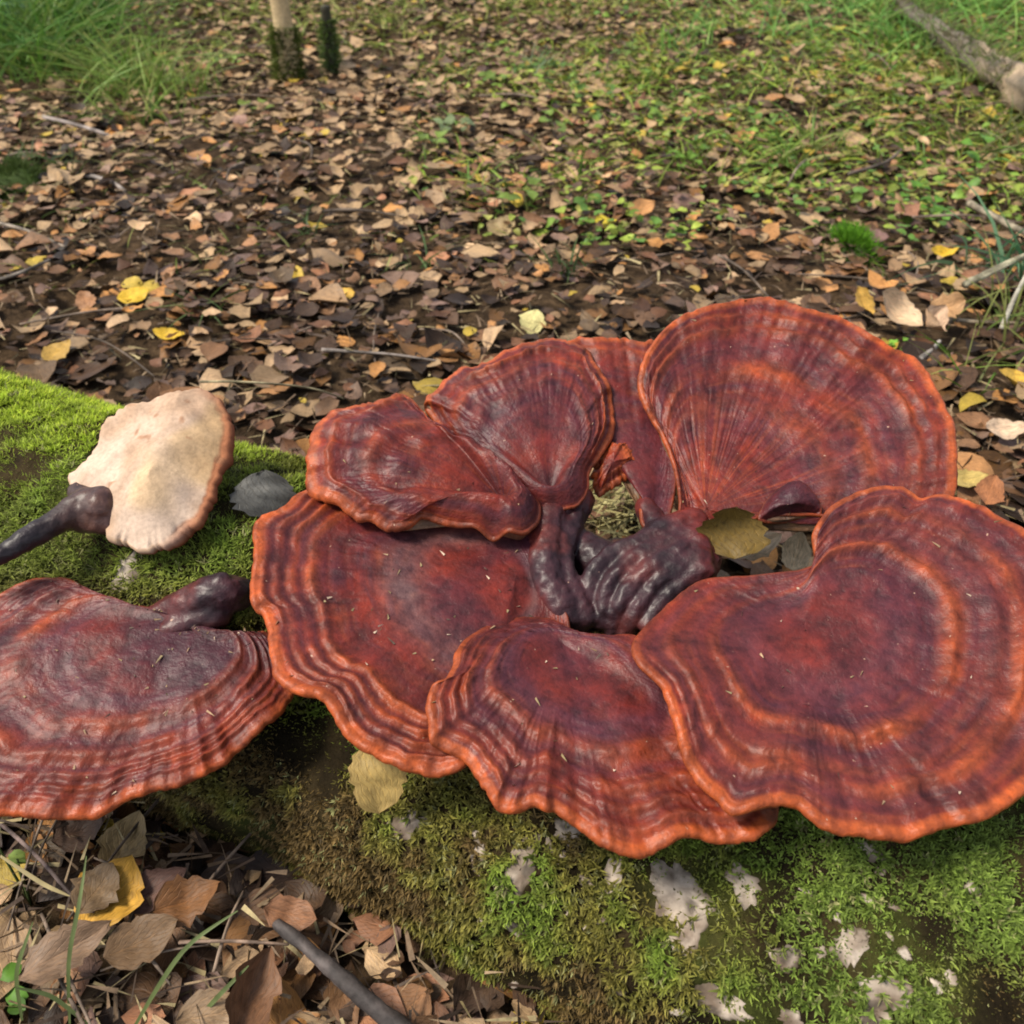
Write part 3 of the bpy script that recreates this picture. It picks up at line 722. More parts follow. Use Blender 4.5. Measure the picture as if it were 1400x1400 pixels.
blob_part('stalk', [
    ([g3(757, 684, 16.0), g3(752, 700, 15.8), g3(745, 735, 15.3), g3(748, 790, 14.6), g3(775, 838, 13.6), g3(800, 865, 12.0)], [.009, .010, .0105, .0105, .009, .008]),
    ([g3(793, 685, 15.6), g3(780, 715, 15.2), g3(768, 760, 14.8), g3(782, 810, 14.2), g3(800, 845, 13.4)], [.0095, .0085, .007, .007, .007]),
    ([g3(730, 745, 15.1), g3(738, 795, 14.5), g3(765, 835, 13.8)], [.005, .0065, .007]),
    ([g3(945, 716, 15.8), g3(910, 728, 15.8), g3(872, 745, 15.6), g3(832, 762, 15.3), g3(808, 792, 14.6), g3(806, 840, 13.2)], [.010, .0085, .0068, .006, .0058, .006]),
    ([g3(950, 734, 15.7), g3(905, 748, 15.7), g3(862, 768, 15.4), g3(832, 800, 14.7), g3(822, 850, 13.2)], [.0095, .0075, .0058, .0052, .006]),
    ([g3(955, 750, 15.6), g3(910, 765, 15.6), g3(876, 786, 15.2), g3(850, 820, 14.4), g3(836, 862, 12.8)], [.009, .007, .0055, .0050, .006]),
    ([g3(955, 766, 15.5), g3(918, 782, 15.3), g3(890, 806, 14.8), g3(868, 838, 14.0), g3(852, 868, 12.6)], [.009, .0068, .0052, .0048, .006]),
    ([g3(958, 782, 15.3), g3(928, 800, 14.9), g3(902, 828, 14.3), g3(884, 856, 13.6)], [.0085, .006, .0048, .0045]),
    ([g3(882, 695, 15.8), g3(902, 728, 15.5)], [.007, .009]),
    ([g3(790, 750, 13.8), g3(850, 780, 13.8), g3(920, 775, 14.2)], [.013, .014, .013]),
    ([g3(850, 805, 12.2), g3(850, 805, 8.6)], [.028, .034]),
    ([g3(965, 745, 15.2), g3(962, 775, 14.8)], [.010, .009]),
], cluster, M_STALK, voxel=0.0012, seed=3, tint_fn=neck_tint, smooth_it=4, label='folded dark purple stalk')

# the separate flat cap at the log's front edge
cap2 = empty('mushroom', tuple(g3(230, 900, 11)), label='single flat red cap with purple stalk at the front edge of the log', category='mushroom')
oH = [(-40, 838, 13.6, 1), (0, 809, 14.0, 1), (22, 797, 14.2, 1), (51, 788, 14.3, 1), (89, 788, 14.3, 1), (112, 800, 14.1, 1), (124, 817, 13.9, .7), (150, 826, 13.8, .2), (185, 826, 13.9, 0), (230, 838, 13.9, 0), (275, 868, 13.5, 0), (300, 884, 13.3, 0), (335, 872, 13.4, .2), (362, 862, 13.4, .6), (385, 885, 13.1, 1), (402, 938, 12.6, 1), (378, 969, 12.4, 1), (352, 996, 12.2, 1), (334, 1012, 12.1, 1), (302, 1041, 11.9, 1), (257, 1062, 11.7, 1), (206, 1077, 11.6, 1), (165, 1093, 11.4, 1), (134, 1111, 11.2, 1), (103, 1114, 11.2, 1), (51, 1112, 11.3, 1), (0, 1110, 11.3, 1), (-60, 1104, 11.4, 1), (-125, 1062, 11.8, 1), (-155, 980, 12.4, 1), (-120, 890, 13.2, 1)]
CAP_POLYS['H'] = np.array(oH)[:, :2]
build_cap('cap', (255, 852, 13.6), oH, cap2, 110, ridges=[(.60, .05, .0018, .7), (.76, .04, .0022, .5), (.85, .022, .0020, .5), (.905, .018, .0018, .5), (.95, .018, .0014, .5)], zones=[(.48, .12, GREYP, .9), (.70, .05, GREYP, .7), (.82, .04, GREYP, .5)], dish=.002, wrinkle=.0002, ripple=.0003, NT=460, NR=150, core=((262, 828, .05),), rim_orange=.55, dark_core=.3, lip=.0026, wave=.003, bumps=.0018)
def flat_tint(co):
    px, py, _ = to_px(co)
    return lerp(MAROON * .8, dark_tint(co), sstep(205, 262, px + 20 * noise3(co[:, 0] * 60, co[:, 1] * 60, 0, 135))[:, None])
blob_part('stalk', [
    ([g3(190, 848, 13.3), g3(225, 836, 13.5), g3(262, 824, 14.0), g3(300, 812, 14.6), g3(328, 812, 14.0)], [.004, .0075, .0105, .0115, .010]),
    ([g3(225, 862, 13.2), g3(258, 852, 13.4), g3(295, 838, 13.8)], [.006, .008, .009]),
    ([g3(285, 802, 14.9), g3(304, 795, 15.3)], [.007, .006]),
], cap2, M_STALK, seed=5, tint_fn=flat_tint, label='dark purple neck merging into the cap')

# upturned pale mushroom resting on the moss
pale = empty('upturned_mushroom', tuple(g3(200, 740, 16.0)), label='upturned mushroom with pale pore surface and dark stalk lying on green moss', category='mushroom')
oP = [(93, 654, 17.6, 1), (113, 628, 18.2, 1), (127, 615, 18.6, 1), (137, 587, 19.3, 1), (151, 570, 19.7, 1), (178, 553, 20.2, 1), (206, 543, 20.5, 1), (233, 531, 20.8, 1), (261, 531, 20.8, 1), (288, 539, 20.5, 1), (302, 556, 20.0, 1), (311, 580, 19.4, 1), (306, 604, 18.9, 1), (299, 635, 18.3, 1), (292, 670, 17.7, 1), (276, 700, 17.2, 1), (264, 717, 16.9, 1), (240, 733, 16.6, 1), (220, 749, 16.4, 1), (192, 753, 16.3, 1), (168, 743, 16.5, 1), (146, 730, 16.8, 1), (136, 712, 17.0, 1), (123, 688, 17.2, 1), (103, 672, 17.4, 1)]
CAP_POLYS['P'] = np.array(oP)[:, :2]
def build_pale():
    NT, NR = 240, 50
    Cc = cr_closed(oP, NT); th = np.linspace(0, 2 * np.pi, NT, endpoint=False); ct, st = np.cos(th), np.sin(th)
    jag = noise3(ct * 5, st * 5, 0, 201) * 5 + noise3(ct * 20, st * 20, 0, 202) * 2.2
    O2 = np.array([205, 645.0]); r = Cc[:, :2] - O2; r /= np.linalg.norm(r, axis=1, keepdims=True)
    q = Cc[:, :2] + r * jag[:, None] - r * 4
    E = ground_at(q[:, 0], q[:, 1], Cc[:, 2] * .01); Oc = g3(205, 645, 19.3)
    tn = np.roll(E, -2, 0) - np.roll(E, 2, 0)
    nrm = np.cross(E[0] - Oc, E[60] - Oc); nrm /= np.linalg.norm(nrm); nrm = nrm if nrm[2] > 0 else -nrm
    out = np.cross(tn, nrm); out /= np.linalg.norm(out, axis=1, keepdims=True); out *= np.sign((out * (E - Oc)).sum())
    s = np.linspace(0.004, 1, NR); S = s[:, None] * np.ones((1, NT))
    Es = np.stack([np.convolve(np.concatenate([E[-16:, d], E[:, d], E[:16, d]]), np.hanning(33) / np.hanning(33).sum(), 'valid') for d in range(3)], -1)
    P = Oc + S[..., None] * (Es[None] * (1 - S[..., None] ** 9) + E[None] * S[..., None] ** 9 - Oc)
    h = 0.0020 * fbm(P[..., 0] * 42, P[..., 1] * 42, 0, 203) + 0.0016 * noise3(P[..., 0] * 110, P[..., 1] * 110, 0, 204) + 0.0005 * (1 - S ** 2)
    P = P + nrm * h[..., None]
    n1 = fbm(P[..., 0] * 60, P[..., 1] * 60, 1, 205); n2 = fbm(P[..., 0] * 25, P[..., 1] * 25, 1, 206)
    col = lerp(np.array([.46, .31, .21]), np.array([.57, .43, .33]), sstep(-.35, .35, n2 + n1 * .5)[..., None])
    col = lerp(col, np.array([.56, .36, .14]), (sstep(.1, .5, noise3(P[..., 0] * 34, P[..., 1] * 34, 3, 207)) * .45)[..., None])
    col = lerp(col, np.array([.38, .15, .07]), (sstep(.93, 1.0, S + .05 * n1) * sstep(225, 300, to_px(P)[0] + .25 * (to_px(P)[1] - 640)))[..., None])
    spots = sstep(.55, .72, noise3(P[..., 0] * 190, P[..., 1] * 190, P[..., 2] * 60, 208)) * sstep(0, .3, noise3(P[..., 0] * 40, P[..., 1] * 40, 7, 210))
    col = lerp(col, np.array([.34, .17, .09]), (spots * .75)[..., None])
    rl = .0025 + .0009 * noise3(ct * 3, st * 3, 0, 211)
    nl = 7; ph = np.linspace(0, np.pi, nl + 1)[1:]
    L = P[-1][None] + out[None] * (np.sin(ph)[:, None] * rl)[..., None] - nrm * ((1 - np.cos(ph))[:, None] * rl * 1.5)[..., None]
    Lc = np.stack([lerp(col[-1], np.array([.20, .055, .025]), min(1, a * 1.5)) for a in ph / np.pi])
    lw = sstep(.3, .0, ph[:, None] / np.pi - .35) * sstep(240, 180, to_px(E)[0])[None]
    Lc = lerp(Lc, np.array([.48, .33, .22]), lw[..., None])
    su = np.linspace(1, .01, 14)[1:]
    U = Oc + su[:, None, None] * (E - Oc)[None] - nrm * (rl[None] * 3 + (1 - su[:, None]) * .008)[..., None]
    U2 = np.full((13, NT, 3), .1) * np.array([1.4, .35, .3])
    V = np.concatenate([P, L, U]); n = len(V); C3 = np.concatenate([col, Lc, U2])
    V = np.concatenate([V.reshape(-1, 3), P[0].mean(0)[None], U[-1].mean(0)[None]]); C3 = np.concatenate([C3.reshape(-1, 3), col[0, :1], U2[-1, :1]])
    j = np.arange(NT); j2 = (j + 1) % NT
    F = grid_faces(n, NT, True)
    sg = np.cross(E[1] - Oc, E[0] - Oc) @ nrm
    fl = [F, np.stack([np.full(NT, n * NT), j2, j], -1), np.stack([np.full(NT, n * NT + 1), (n - 1) * NT + j, (n - 1) * NT + j2], -1)]
    mesh_obj('cap', V, fl, M_PORE, col=np.clip(C3, .003, 1), parent=pale, label='pale pore surface with brown rim')
build_pale()
def pale_stalk_tint(co):
    n = fbm(co[:, 0] * 70, co[:, 1] * 70, co[:, 2] * 70, 141); px, _, _ = to_px(co)
    c = lerp(np.array([.018, .012, .016]), np.array([.085, .042, .035]), sstep(40, 120, px)[:, None])
    return c * (1 + .5 * n[:, None])
blob_part('stalk', [
    ([g3(140, 692, 17.3), g3(112, 694, 17.2), g3(80, 712, 17.1), g3(42, 734, 16.9), g3(12, 752, 16.7), g3(-20, 768, 16.5)], [.0115, .0105, .0076, .0066, .006, .0065]),
    ([g3(135, 700, 17.0), g3(104, 672, 17.2)], [.010, .006]),
    ([g3(150, 712, 16.6), g3(110, 706, 16.8)], [.009, .009]),
], pale, M_STALK, seed=8, tint_fn=pale_stalk_tint, label='dark brown to black stalk')

def make_grit(root, n, heap, lab, seed):
    rng = np.random.default_rng(seed)
    Q = np.concatenate([p for q, p in CRUST if q is root]); Q = Q[rng.integers(0, len(Q), n * 4)]
    if heap is not None:
        px, py, _ = to_px(Q); w = np.exp(-(((px - heap[0]) / heap[2]) ** 2 + ((py - heap[1]) / heap[3]) ** 2)) + .06
        Q = Q[rng.random(len(Q)) < w]
    Q = Q[:n]; M = len(Q)
    Q = Q + np.array([0, 0, .0006]); a = rng.uniform(0, 6.28, M); d = np.stack([np.cos(a), np.sin(a), rng.normal(0, .12, M)], -1)
    c = np.array([[.36, .24, .14], [.10, .07, .05], [.26, .20, .10], [.50, .38, .28]])[rng.integers(0, 4, M)]
    V, F, C = blades(Q, rng.uniform(.0012, .0045, M) * rng.choice([.6, .8, 1, 1.3], M), rng.uniform(.0005, .0014, M), d, rng.uniform(0, .1, M), c, c, 2, seed)
    mesh_obj('grit', V, F, M_WOOD, col=C, smooth=False, parent=root, kind='stuff', label=lab)
make_grit(cluster, 520, (540, 830, 75, 75), 'needles and crumbs lying on the caps', 901)
make_grit(cap2, 90, None, 'crumbs lying on the flat cap', 902)

def in_poly(px, py, poly):
    inside = np.zeros(px.shape, bool); n = len(poly); j = n - 1
    for i in range(n):
        xi, yi = poly[i]; xj, yj = poly[j]
        c = ((yi > py) != (yj > py)) & (px < (xj - xi) * (py - yi) / (yj - yi + 1e-9) + xi)
        inside ^= c; j = i
    return inside
def under_caps(P):
    px, py, _ = to_px(P)
    m = np.zeros(px.shape, bool)
    for k_, q in CAP_POLYS.items(): m |= in_poly(px, py, q)
    return m

# ------------------------------------------------------------------ moss on the log
def moss_shoots(root, nrm, length, width, color, seed, n=5, spread=0.9, segs=1):
    N = len(root); rng = np.random.default_rng(seed)
    d = nrm[:, None] + rng.normal(size=(N, n, 3)) * spread * 0.55
    d /= np.linalg.norm(d, axis=2, keepdims=True)
    rt = np.repeat(root[:, None], n, 1).reshape(-1, 3)
    ln = (length[:, None] * rng.uniform(.55, 1.1, (N, n))).ravel(); wd = (width[:, None] * rng.uniform(.7, 1.2, (N, n))).ravel()
    c = (color[:, None] * rng.uniform(.55, 1.5, (N, n, 1))).reshape(-1, 3)
    return blades(rt, ln, wd, d.reshape(-1, 3), rng.uniform(0, .35, N * n), c * .5, c * 1.25, segs, seed)

def make_log_moss():
    N = 98000
    k = RNG.uniform(-0.62, 0.56, N); a = RNG.uniform(0.45, math.pi + 0.12, N)
    P = log_point(k, a, -0.001)
    nrm = np.cos(a)[:, None] * LN + np.sin(a)[:, None] * np.array([0, 0, 1.0])
    px, py, dep = to_px(P)
    bare = bark_mask(P) * (RNG.random(N) < .9)
    dens = 1.5 * fbm(P[:, 0] * 30, P[:, 1] * 30, P[:, 2] * 30, 51)
    n2 = fbm(P[:, 0] * 60, P[:, 1] * 60, P[:, 2] * 60, 52)
    left = sstep(470, 330, px) * sstep(850, 760, py)                      # thick bright cushion behind the upturned mushroom
    right = sstep(900, 1150, px)
    keep = (dens + 0.25 * n2 + 1.2 * left + 0.55 * right + 0.45 > RNG.uniform(-0.45, 0.35, N)) & (bare < 0.5) & (P[:, 2] > -0.01)
    keep |= (RNG.random(N) < .4) & (bare < .5)
    keep &= ~(under_caps(P) & (P[:, 2] > 0.135)) & (px > -160) & (px < 2000) & (py < 1560)
    k, a, P, nrm, px, py, left, right, dens, n2 = [q[keep] for q in (k, a, P, nrm, px, py, left, right, dens, n2)]
    M = len(P)
    hue = 1.3 * fbm(P[:, 0] * 18, P[:, 1] * 18, P[:, 2] * 18, 53) + 0.6 * n2 - .15 * sstep(1000, 700, px) * (1 - left)
    brown = np.array([.115, .075, .025]); olive = np.array([.165, .150, .030]); green = np.array([.145, .205, .028]); lime = np.array([.330, .430, .035]); emer = np.array([.115, .165, .030])
    c = lerp(brown, olive, sstep(-.35, .05, hue)[:, None]); c = lerp(c, green, sstep(.05, .5, hue)[:, None])
    c = lerp(c, emer * 1.15, (right * sstep(-.4, .1, hue) * .8)[:, None])
    topl = left * sstep(700, 560, py)
    c = lerp(c, green * 1.1, (left * .7)[:, None]); c = lerp(c, lime, (topl * sstep(-.5, .3, hue + .2))[:, None])
    c = c * 1.3 * RNG.uniform(.6, 1.4, (M, 1))
    pale_ = RNG.random(M) < .05
    c[pale_] = np.array([.30, .30, .12])
    ln = RNG.uniform(.0024, .0052, M) * (1 + .3 * left); wd = RNG.uniform(.0012, .0021, M) * (1 - .3 * left)
    P = P + nrm * (.004 * np.clip(dens + .3, -.5, 1.2))[:, None]
    upw = nrm + np.array([0, 0, .35]); upw /= np.linalg.norm(upw, axis=1, keepdims=True)
    V, F, C = moss_shoots(P, upw, ln, wd, c, 61, n=6, spread=1.9, segs=1)
    mesh_obj('moss', V, F, M_MOSS, col=np.clip(C, .004, 1), smooth=False, parent=log_root, kind='stuff', label='short green and brown moss')
make_log_moss()

# ------------------------------------------------------------------ leaf litter
LEAF_TONES = np.array([[.190, .098, .048], [.130, .070, .036], [.075, .042, .024], [.240, .150, .080], [.230, .115, .045], [.115, .072, .050], [.045, .027, .018], [.300, .200, .115], [.180, .085, .045], [.260, .125, .040], [.090, .052, .030], [.140, .085, .065]])
def off_log(P, margin=0.0):
    d = np.abs((P - LC) @ LN); k = (P - LC) @ LAX
    return (d > LR + 0.005 + margin) | (k < -1.3)

LANDMARKS = [(183, 405, 'the round golden leaf'), (232, 459, 'the curled yellow leaf'), (78, 480, 'the ochre leaf by the moss'), (405, 377, 'the standing yellow leaf'), (466, 405, 'the orange yellow leaf'), (727, 440, 'the round cream leaf'), (828, 303, 'the bright yellow leaf'), (1290, 347, 'the folded golden leaf'), (1240, 440, 'the heap of pale curled leaves'),
    (1388, 522, 'the yellow orange leaf at the edge'), (1372, 590, 'the long pale beige leaf'), (1322, 656, 'the dull yellow leaf'), (1240, 290, 'the large rust brown leaf'), (1162, 345, 'the bright green moss clump'), (685, 312, 'the broad tan leaf'), (118, 412, 'the orange brown leaf'), (110, 1135, 'the dark round leaf under the flat cap'), (172, 1150, 'the straw coloured leaf'), (135, 1215, 'the taupe leaf'),
    (258, 1230, 'the chestnut pointed leaf'), (92, 1300, 'the long dusty brown leaf'), (398, 1250, 'the reddish leaf at the stick tip'), (340, 1362, 'the rolled standing leaf'), (470, 1340, 'the dark grey stick'), (30, 1380, 'the sprout in the bottom corner'), (320, 1288, 'the thin straight twig'), (530, 484, 'the pale straight twig'), (330, 522, 'the arching straw stem'), (775, 400, 'the little tuft behind the middle cap'), (585, 380, 'the sparse grass tuft'),
    (290, 450, 'the thin tuft by the curled yellow leaf'), (420, 335, 'the thin tuft above the standing yellow leaf'), (40, 255, 'the dark moss hump'), (1075, 225, 'the bright grass tuft'), (945, 245, 'the low mossy tuft'), (30, 372, 'the grey twig at the edge'), (45, 318, 'the tan twig at the edge'), (150, 248, 'the weathered grey stick'), (620, 190, 'the pale broad seedling'), (396, 108, 'the sapling'), (350, 160, 'the seedling near the sapling'), (735, 105, 'the whitish plant'), (880, 380, 'the saddle between middle and high cap'), (1000, 395, 'the top of the high cap'), (560, 525, 'the small tongue cap'), (1055, 275, 'the yellow green seedling')]
LMX = np.array([q[0] for q in LANDMARKS], float); LMY = np.array([q[1] for q in LANDMARKS], float); LMN = [q[2] for q in LANDMARKS]

def scatter_leaves():
    N = 30000
    # spread evenly over the ground, thinner to the sides
    y = RNG.uniform(0.02, 3.7, N); x = RNG.uniform(-1, 1, N) * (0.42 + 0.56 * y)
    P = np.stack([x, y, np.zeros(N)], -1)
    nearP = np.stack([RNG.uniform(-.42, .1, 520), RNG.uniform(.1, .36, 520), np.zeros(520)], -1)
    P = np.concatenate([P, nearP]); x, y = P[:, 0], P[:, 1]
    ok = off_log(P, -0.02)
    px, py, dep = to_px(P)
    patch = fbm(P[:, 0] * 3.2, P[:, 1] * 3.2, 0, 71)
    green = sstep(700, 1100, px) * sstep(320, 150, py) + sstep(330, 120, px) * sstep(190, 80, py)
    ok &= RNG.random(len(P)) < np.clip(0.80 + 0.5 * patch - 0.35 * green, 0.25, 1)
    P = P[ok]; M = len(P); px, py, dep = to_px(P)
    ln = RNG.uniform(.015, .031, M) * RNG.choice([.45, .6, .8, 1, 1, 1.2, 1.7], M)
    near = (P[:, 1] < .36)
    ln[near] *= .9
    t = LEAF_TONES[RNG.integers(0, len(LEAF_TONES), M)] * RNG.choice([.45, .85, 1.2, 1.65, 2.1], M)[:, None] * RNG.uniform(.8, 1.2, (M, 1))
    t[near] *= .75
    # brighter light farther back painted as more pale tan leaves, wetter and darker ones next to the log
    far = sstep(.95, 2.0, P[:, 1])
    dry = RNG.random(M) < .58 * far + .09  # a small even share is dry leaves, the far surplus paints in light
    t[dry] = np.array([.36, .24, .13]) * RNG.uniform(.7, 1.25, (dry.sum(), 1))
    yel = RNG.random(M) < .018 + .05 * sstep(700, 1000, px) * far
    t[yel] = np.array([.48, .34, .05]) * RNG.uniform(.7, 1.15, (yel.sum(), 1))
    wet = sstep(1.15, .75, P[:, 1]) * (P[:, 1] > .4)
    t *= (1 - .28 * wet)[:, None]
    P[:, 2] = ground_z(P[:, 0], P[:, 1]) + .004 + RNG.random(M) * .014
    rnd = RNG.random(M)
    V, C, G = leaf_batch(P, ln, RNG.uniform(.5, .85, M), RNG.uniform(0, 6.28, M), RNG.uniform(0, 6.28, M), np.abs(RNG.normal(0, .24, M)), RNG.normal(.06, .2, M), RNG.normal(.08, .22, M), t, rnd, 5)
    # the 300 that show largest become things of their own
    vis = (px > 5) & (px < 1395) & (py > 5) & (py < 1395) & ~under_caps(P) & off_log(P, .01)
    sil = 495 + .27 * px
    vis &= (py < sil - 15) | ((P - LC) @ LN < -.1)
    for q in CAP_POLYS.values():
        lo, hi = q.min(0), q.max(0); vis &= ~((px > lo[0]) & (px < hi[0]) & (py > lo[1]) & (py < hi[1]) & (py > 520) & (py < 1080))
    score = np.where(vis, ln / dep * (1 + .5 * RNG.random(M)) + P[:, 2] * .5, -1)
    top = np.argsort(-score)[:285]
    sel = np.zeros(M, bool); sel[top] = True
    for i in top:
        hx, hy = LMX - px[i], LMY - py[i]
        w = int(np.argmin(hx ** 2 + (hy * 1.3) ** 2)); dx, dy = px[i] - LMX[w], py[i] - LMY[w]
        side = ('above' if dy < 0 else 'below') if abs(dy) * 1.2 > abs(dx) else ('left of' if dx < 0 else 'right of')
        tone = 'yellow' if yel[i] else ('pale tan' if dry[i] else ('blackish brown' if t[i].sum() < .13 else 'dark brown' if t[i].sum() < .26 else 'rust brown' if t[i, 0] > 2.1 * t[i, 1] else 'light brown' if t[i].sum() > .45 else 'brown'))
        shape = 'rounded' if rnd[i] > .6 else ('pointed' if rnd[i] < .3 else 'oval')
        size = 'small ' if ln[i] < .020 else ('large ' if ln[i] > .031 else '')
        lab = f'{size}{shape} {tone} leaf {side} {LMN[w]}'
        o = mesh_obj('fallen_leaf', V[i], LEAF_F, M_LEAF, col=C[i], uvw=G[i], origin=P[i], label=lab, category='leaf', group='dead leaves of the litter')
    r = ~sel
    n = r.sum()
    F = (LEAF_F[None] + (np.arange(n) * LU * LV)[:, None, None]).reshape(-1, 4)
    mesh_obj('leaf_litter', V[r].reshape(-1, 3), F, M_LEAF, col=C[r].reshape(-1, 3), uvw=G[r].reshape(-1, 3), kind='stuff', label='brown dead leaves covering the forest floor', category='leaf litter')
scatter_leaves()

# single leaves one can point to: px, py, z cm above ground, length m, aspect, yaw deg, tilt dir deg, tilt deg, curl, fold, colour, roundness, label
YEL = (.62, .40, .035)
SPECIAL = [
    (183, 405, 2.5, .036, .85, 20, 0, 12, .15, .1, YEL, .9, 'round golden yellow leaf lying alone on dark litter behind the log'),
    (232, 459, 2.5, .036, .55, 170, 0, 10, .3, .2, YEL, .5, 'curled yellow leaf on dark ground above the mossy log end'),
    (78, 480, 2.5, .036, .75, 60, 0, 10, .1, .1, (.42, .26, .06), .8, 'ochre leaf beside the top edge of the bright green moss'),
    (405, 377, 2.5, .032, .6, 100, 20, 14, .2, .2, (.55, .38, .05), .5, 'yellow leaf standing up among brown litter behind the small cap'),
    (466, 405, 2.5, .033, .75, 10, 0, 20, .3, .1, (.60, .36, .05), .7, 'orange yellow curled leaf on litter behind the log'),
    (727, 440, 3.0, .030, .95, 70, 10, 35, .1, .1, (.62, .56, .25), 1, 'round pale cream leaf right behind the middle back cap'),
    (828, 303, 2.5, .030, .8, 0, 0, 14, .1, .1, (.66, .52, .05), .8, 'bright yellow leaf on dark litter behind the high back cap'),
    (832, 275, 2.5, .030, .9, 50, 0, 10, .1, .1, (.42, .24, .13), .9, 'round tan leaf just above a bright yellow one'),
    (1290, 347, 2.5, .036, .55, 10, 0, 12, .3, .4, YEL, .2, 'folded golden leaf beside the green moss clump'),
    (1180, 413, 4.0, .036, .8, 120, 40, 40, .2, .3, (.60, .36, .08), .3, 'amber leaf standing upright beside the pale curled leaves'),
    (1222, 430, 4.6, .056, .65, -30, 30, 38, .55, .6, (.62, .45, .29), .7, 'large pale beige curled leaf behind the high back cap'),
    (1268, 444, 4.4, .046, .65, 65, 60, 40, .7, .7, (.56, .38, .25), .8, 'pinkish beige rolled leaf touching the large pale curled one'),
    (1290, 424, 4.2, .042, .7, 20, 10, 30, .5, .4, (.46, .27, .13), .8, 'light brown curled leaf topmost of the pale leaf heap'),
    (1388, 522, 3.0, .042, .85, 70, 80, 20, .2, .2, (.58, .36, .06), .8, 'yellow orange leaf at the grass edge beside the high cap'),
    (1372, 590, 3.0, .046, .5, 8, 10, 22, .35, .4, (.66, .48, .33), .4, 'long pale beige leaf on litter near the notched cap'),
    (1322, 656, 2.5, .036, .6, 10, 10, 15, .3, .2, (.46, .34, .11), .5, 'dull yellow leaf between high back cap and notched front cap'),
    (1353, 672, 2.5, .036, .7, 60, 10, 18, .2, .2, (.34, .14, .06), .5, 'rust brown leaf behind the rim of the notched cap'),
    (1240, 290, 2.0, .055, .6, 40, 30, 14, .2, .25, (.30, .15, .09), .1, 'large rust brown leaf above the green moss clump'),
    (1192, 322, 2.0, .042, .7, -20, 0, 12, .2, .1, (.20, .115, .10), .8, 'mauve brown leaf touching the green moss clump'),
    (685, 312, 2.0, .045, .75, 40, 10, 20, .2, .2, (.33, .24, .12), .7, 'broad tan leaf on open litter behind the middle back cap'),
    (118, 412, 2.5, .034, .7, 120, 0, 18, .2, .1, (.34, .17, .08), .6, 'orange brown leaf left of the round golden one'),
    (1030, 745, 9.0, .040, .6, 20, 20, 15, .2, .1, (.66, .50, .32), .7, 'pale tan leaf seen through the gap between high cap and notched cap'),
    (1088, 758, 9.0, .034, .6, 70, 0, 15, .2, .1, (.66, .50, .30), .7, 'beige leaf corner seen through the gap under the notched cap rim'),
    (110, 1135, 3.0, .036, .85, 30, 0, 10, .2, .15, (.105, .062, .042), .9, 'dark brown round leaf under the rim of the single flat cap'),
    (172, 1150, 3.6, .042, .75, 75, 0, 14, .1, .15, (.34, .24, .11), .6, 'straw coloured leaf leaning against the log under the flat cap'),
    (133, 1215, 4.8, .034, .9, 70, 30, 10, .12, .1, (.20, .13, .07), .9, 'taupe leaf lying inside the ring of the golden curled leaf'),
    (150, 1222, 4.4, .052, .85, 72, 15, 8, .05, .05, (.62, .34, .05), .6, 'golden yellow leaf beneath the taupe leaf in front of the log'),
    (258, 1230, 4.4, .043, .72, 25, 15, 14, .25, .1, (.22, .10, .038), .15, 'chestnut brown pointed leaf in front of the log'),
    (212, 1215, 3.8, .045, .6, 35, 0, 8, .1, .1, (.20, .11, .085), .2, 'mauve brown leaf tucked under the chestnut pointed leaf'),
    (92, 1300, 4.6, .058, .5, 35, 20, 20, .15, .3, (.25, .16, .10), .25, 'long dusty brown leaf lying in front of the taupe leaf'),
    (195, 1285, 4.4, .046, .65, 30, 0, 10, .15, .1, (.19, .115, .06), .4, 'brown leaf right below the chestnut pointed leaf'),
    (398, 1250, 4.6, .034, .65, -10, 10, 20, .2, .2, (.30, .145, .075), .6, 'reddish brown leaf at the tip of the dark stick'),
    (340, 1362, 4.4, .056, .55, 80, 80, 30, .3, .9, (.21, .105, .055), .2, 'rolled brown leaf standing beside the dark stick'),
    (290, 1388, 4.0, .040, .75, 10, 0, 18, .2, .2, (.30, .20, .115), .6, 'tan leaf at the bottom edge beside the rolled leaf'),
]
def special_leaf(name, row, base_z=None, seed=0):
    (px, py, zc, ln, asp, yw, td, tl, cu, fo, colr, rd, lab) = row
    if py > 1000: ln *= .8; colr = tuple(q * .8 for q in colr)
    P = ground_at(px, py, zc * .01)[None]
    V, C, G = leaf_batch(P, np.array([ln]), np.array([asp]), np.radians([yw]), np.radians([td]), np.radians([tl]), np.array([cu]), np.array([fo]), np.array([colr]), np.array([rd]), seed, **FINE)
    mesh_obj(name, V[0], FINE_F, M_LEAF, col=C[0], uvw=G[0] + np.array([0, 0, seed * 1.3]), origin=P[0], label=lab, category='leaf')
for i, row in enumerate(SPECIAL): special_leaf('fallen_leaf', row, seed=300 + i)
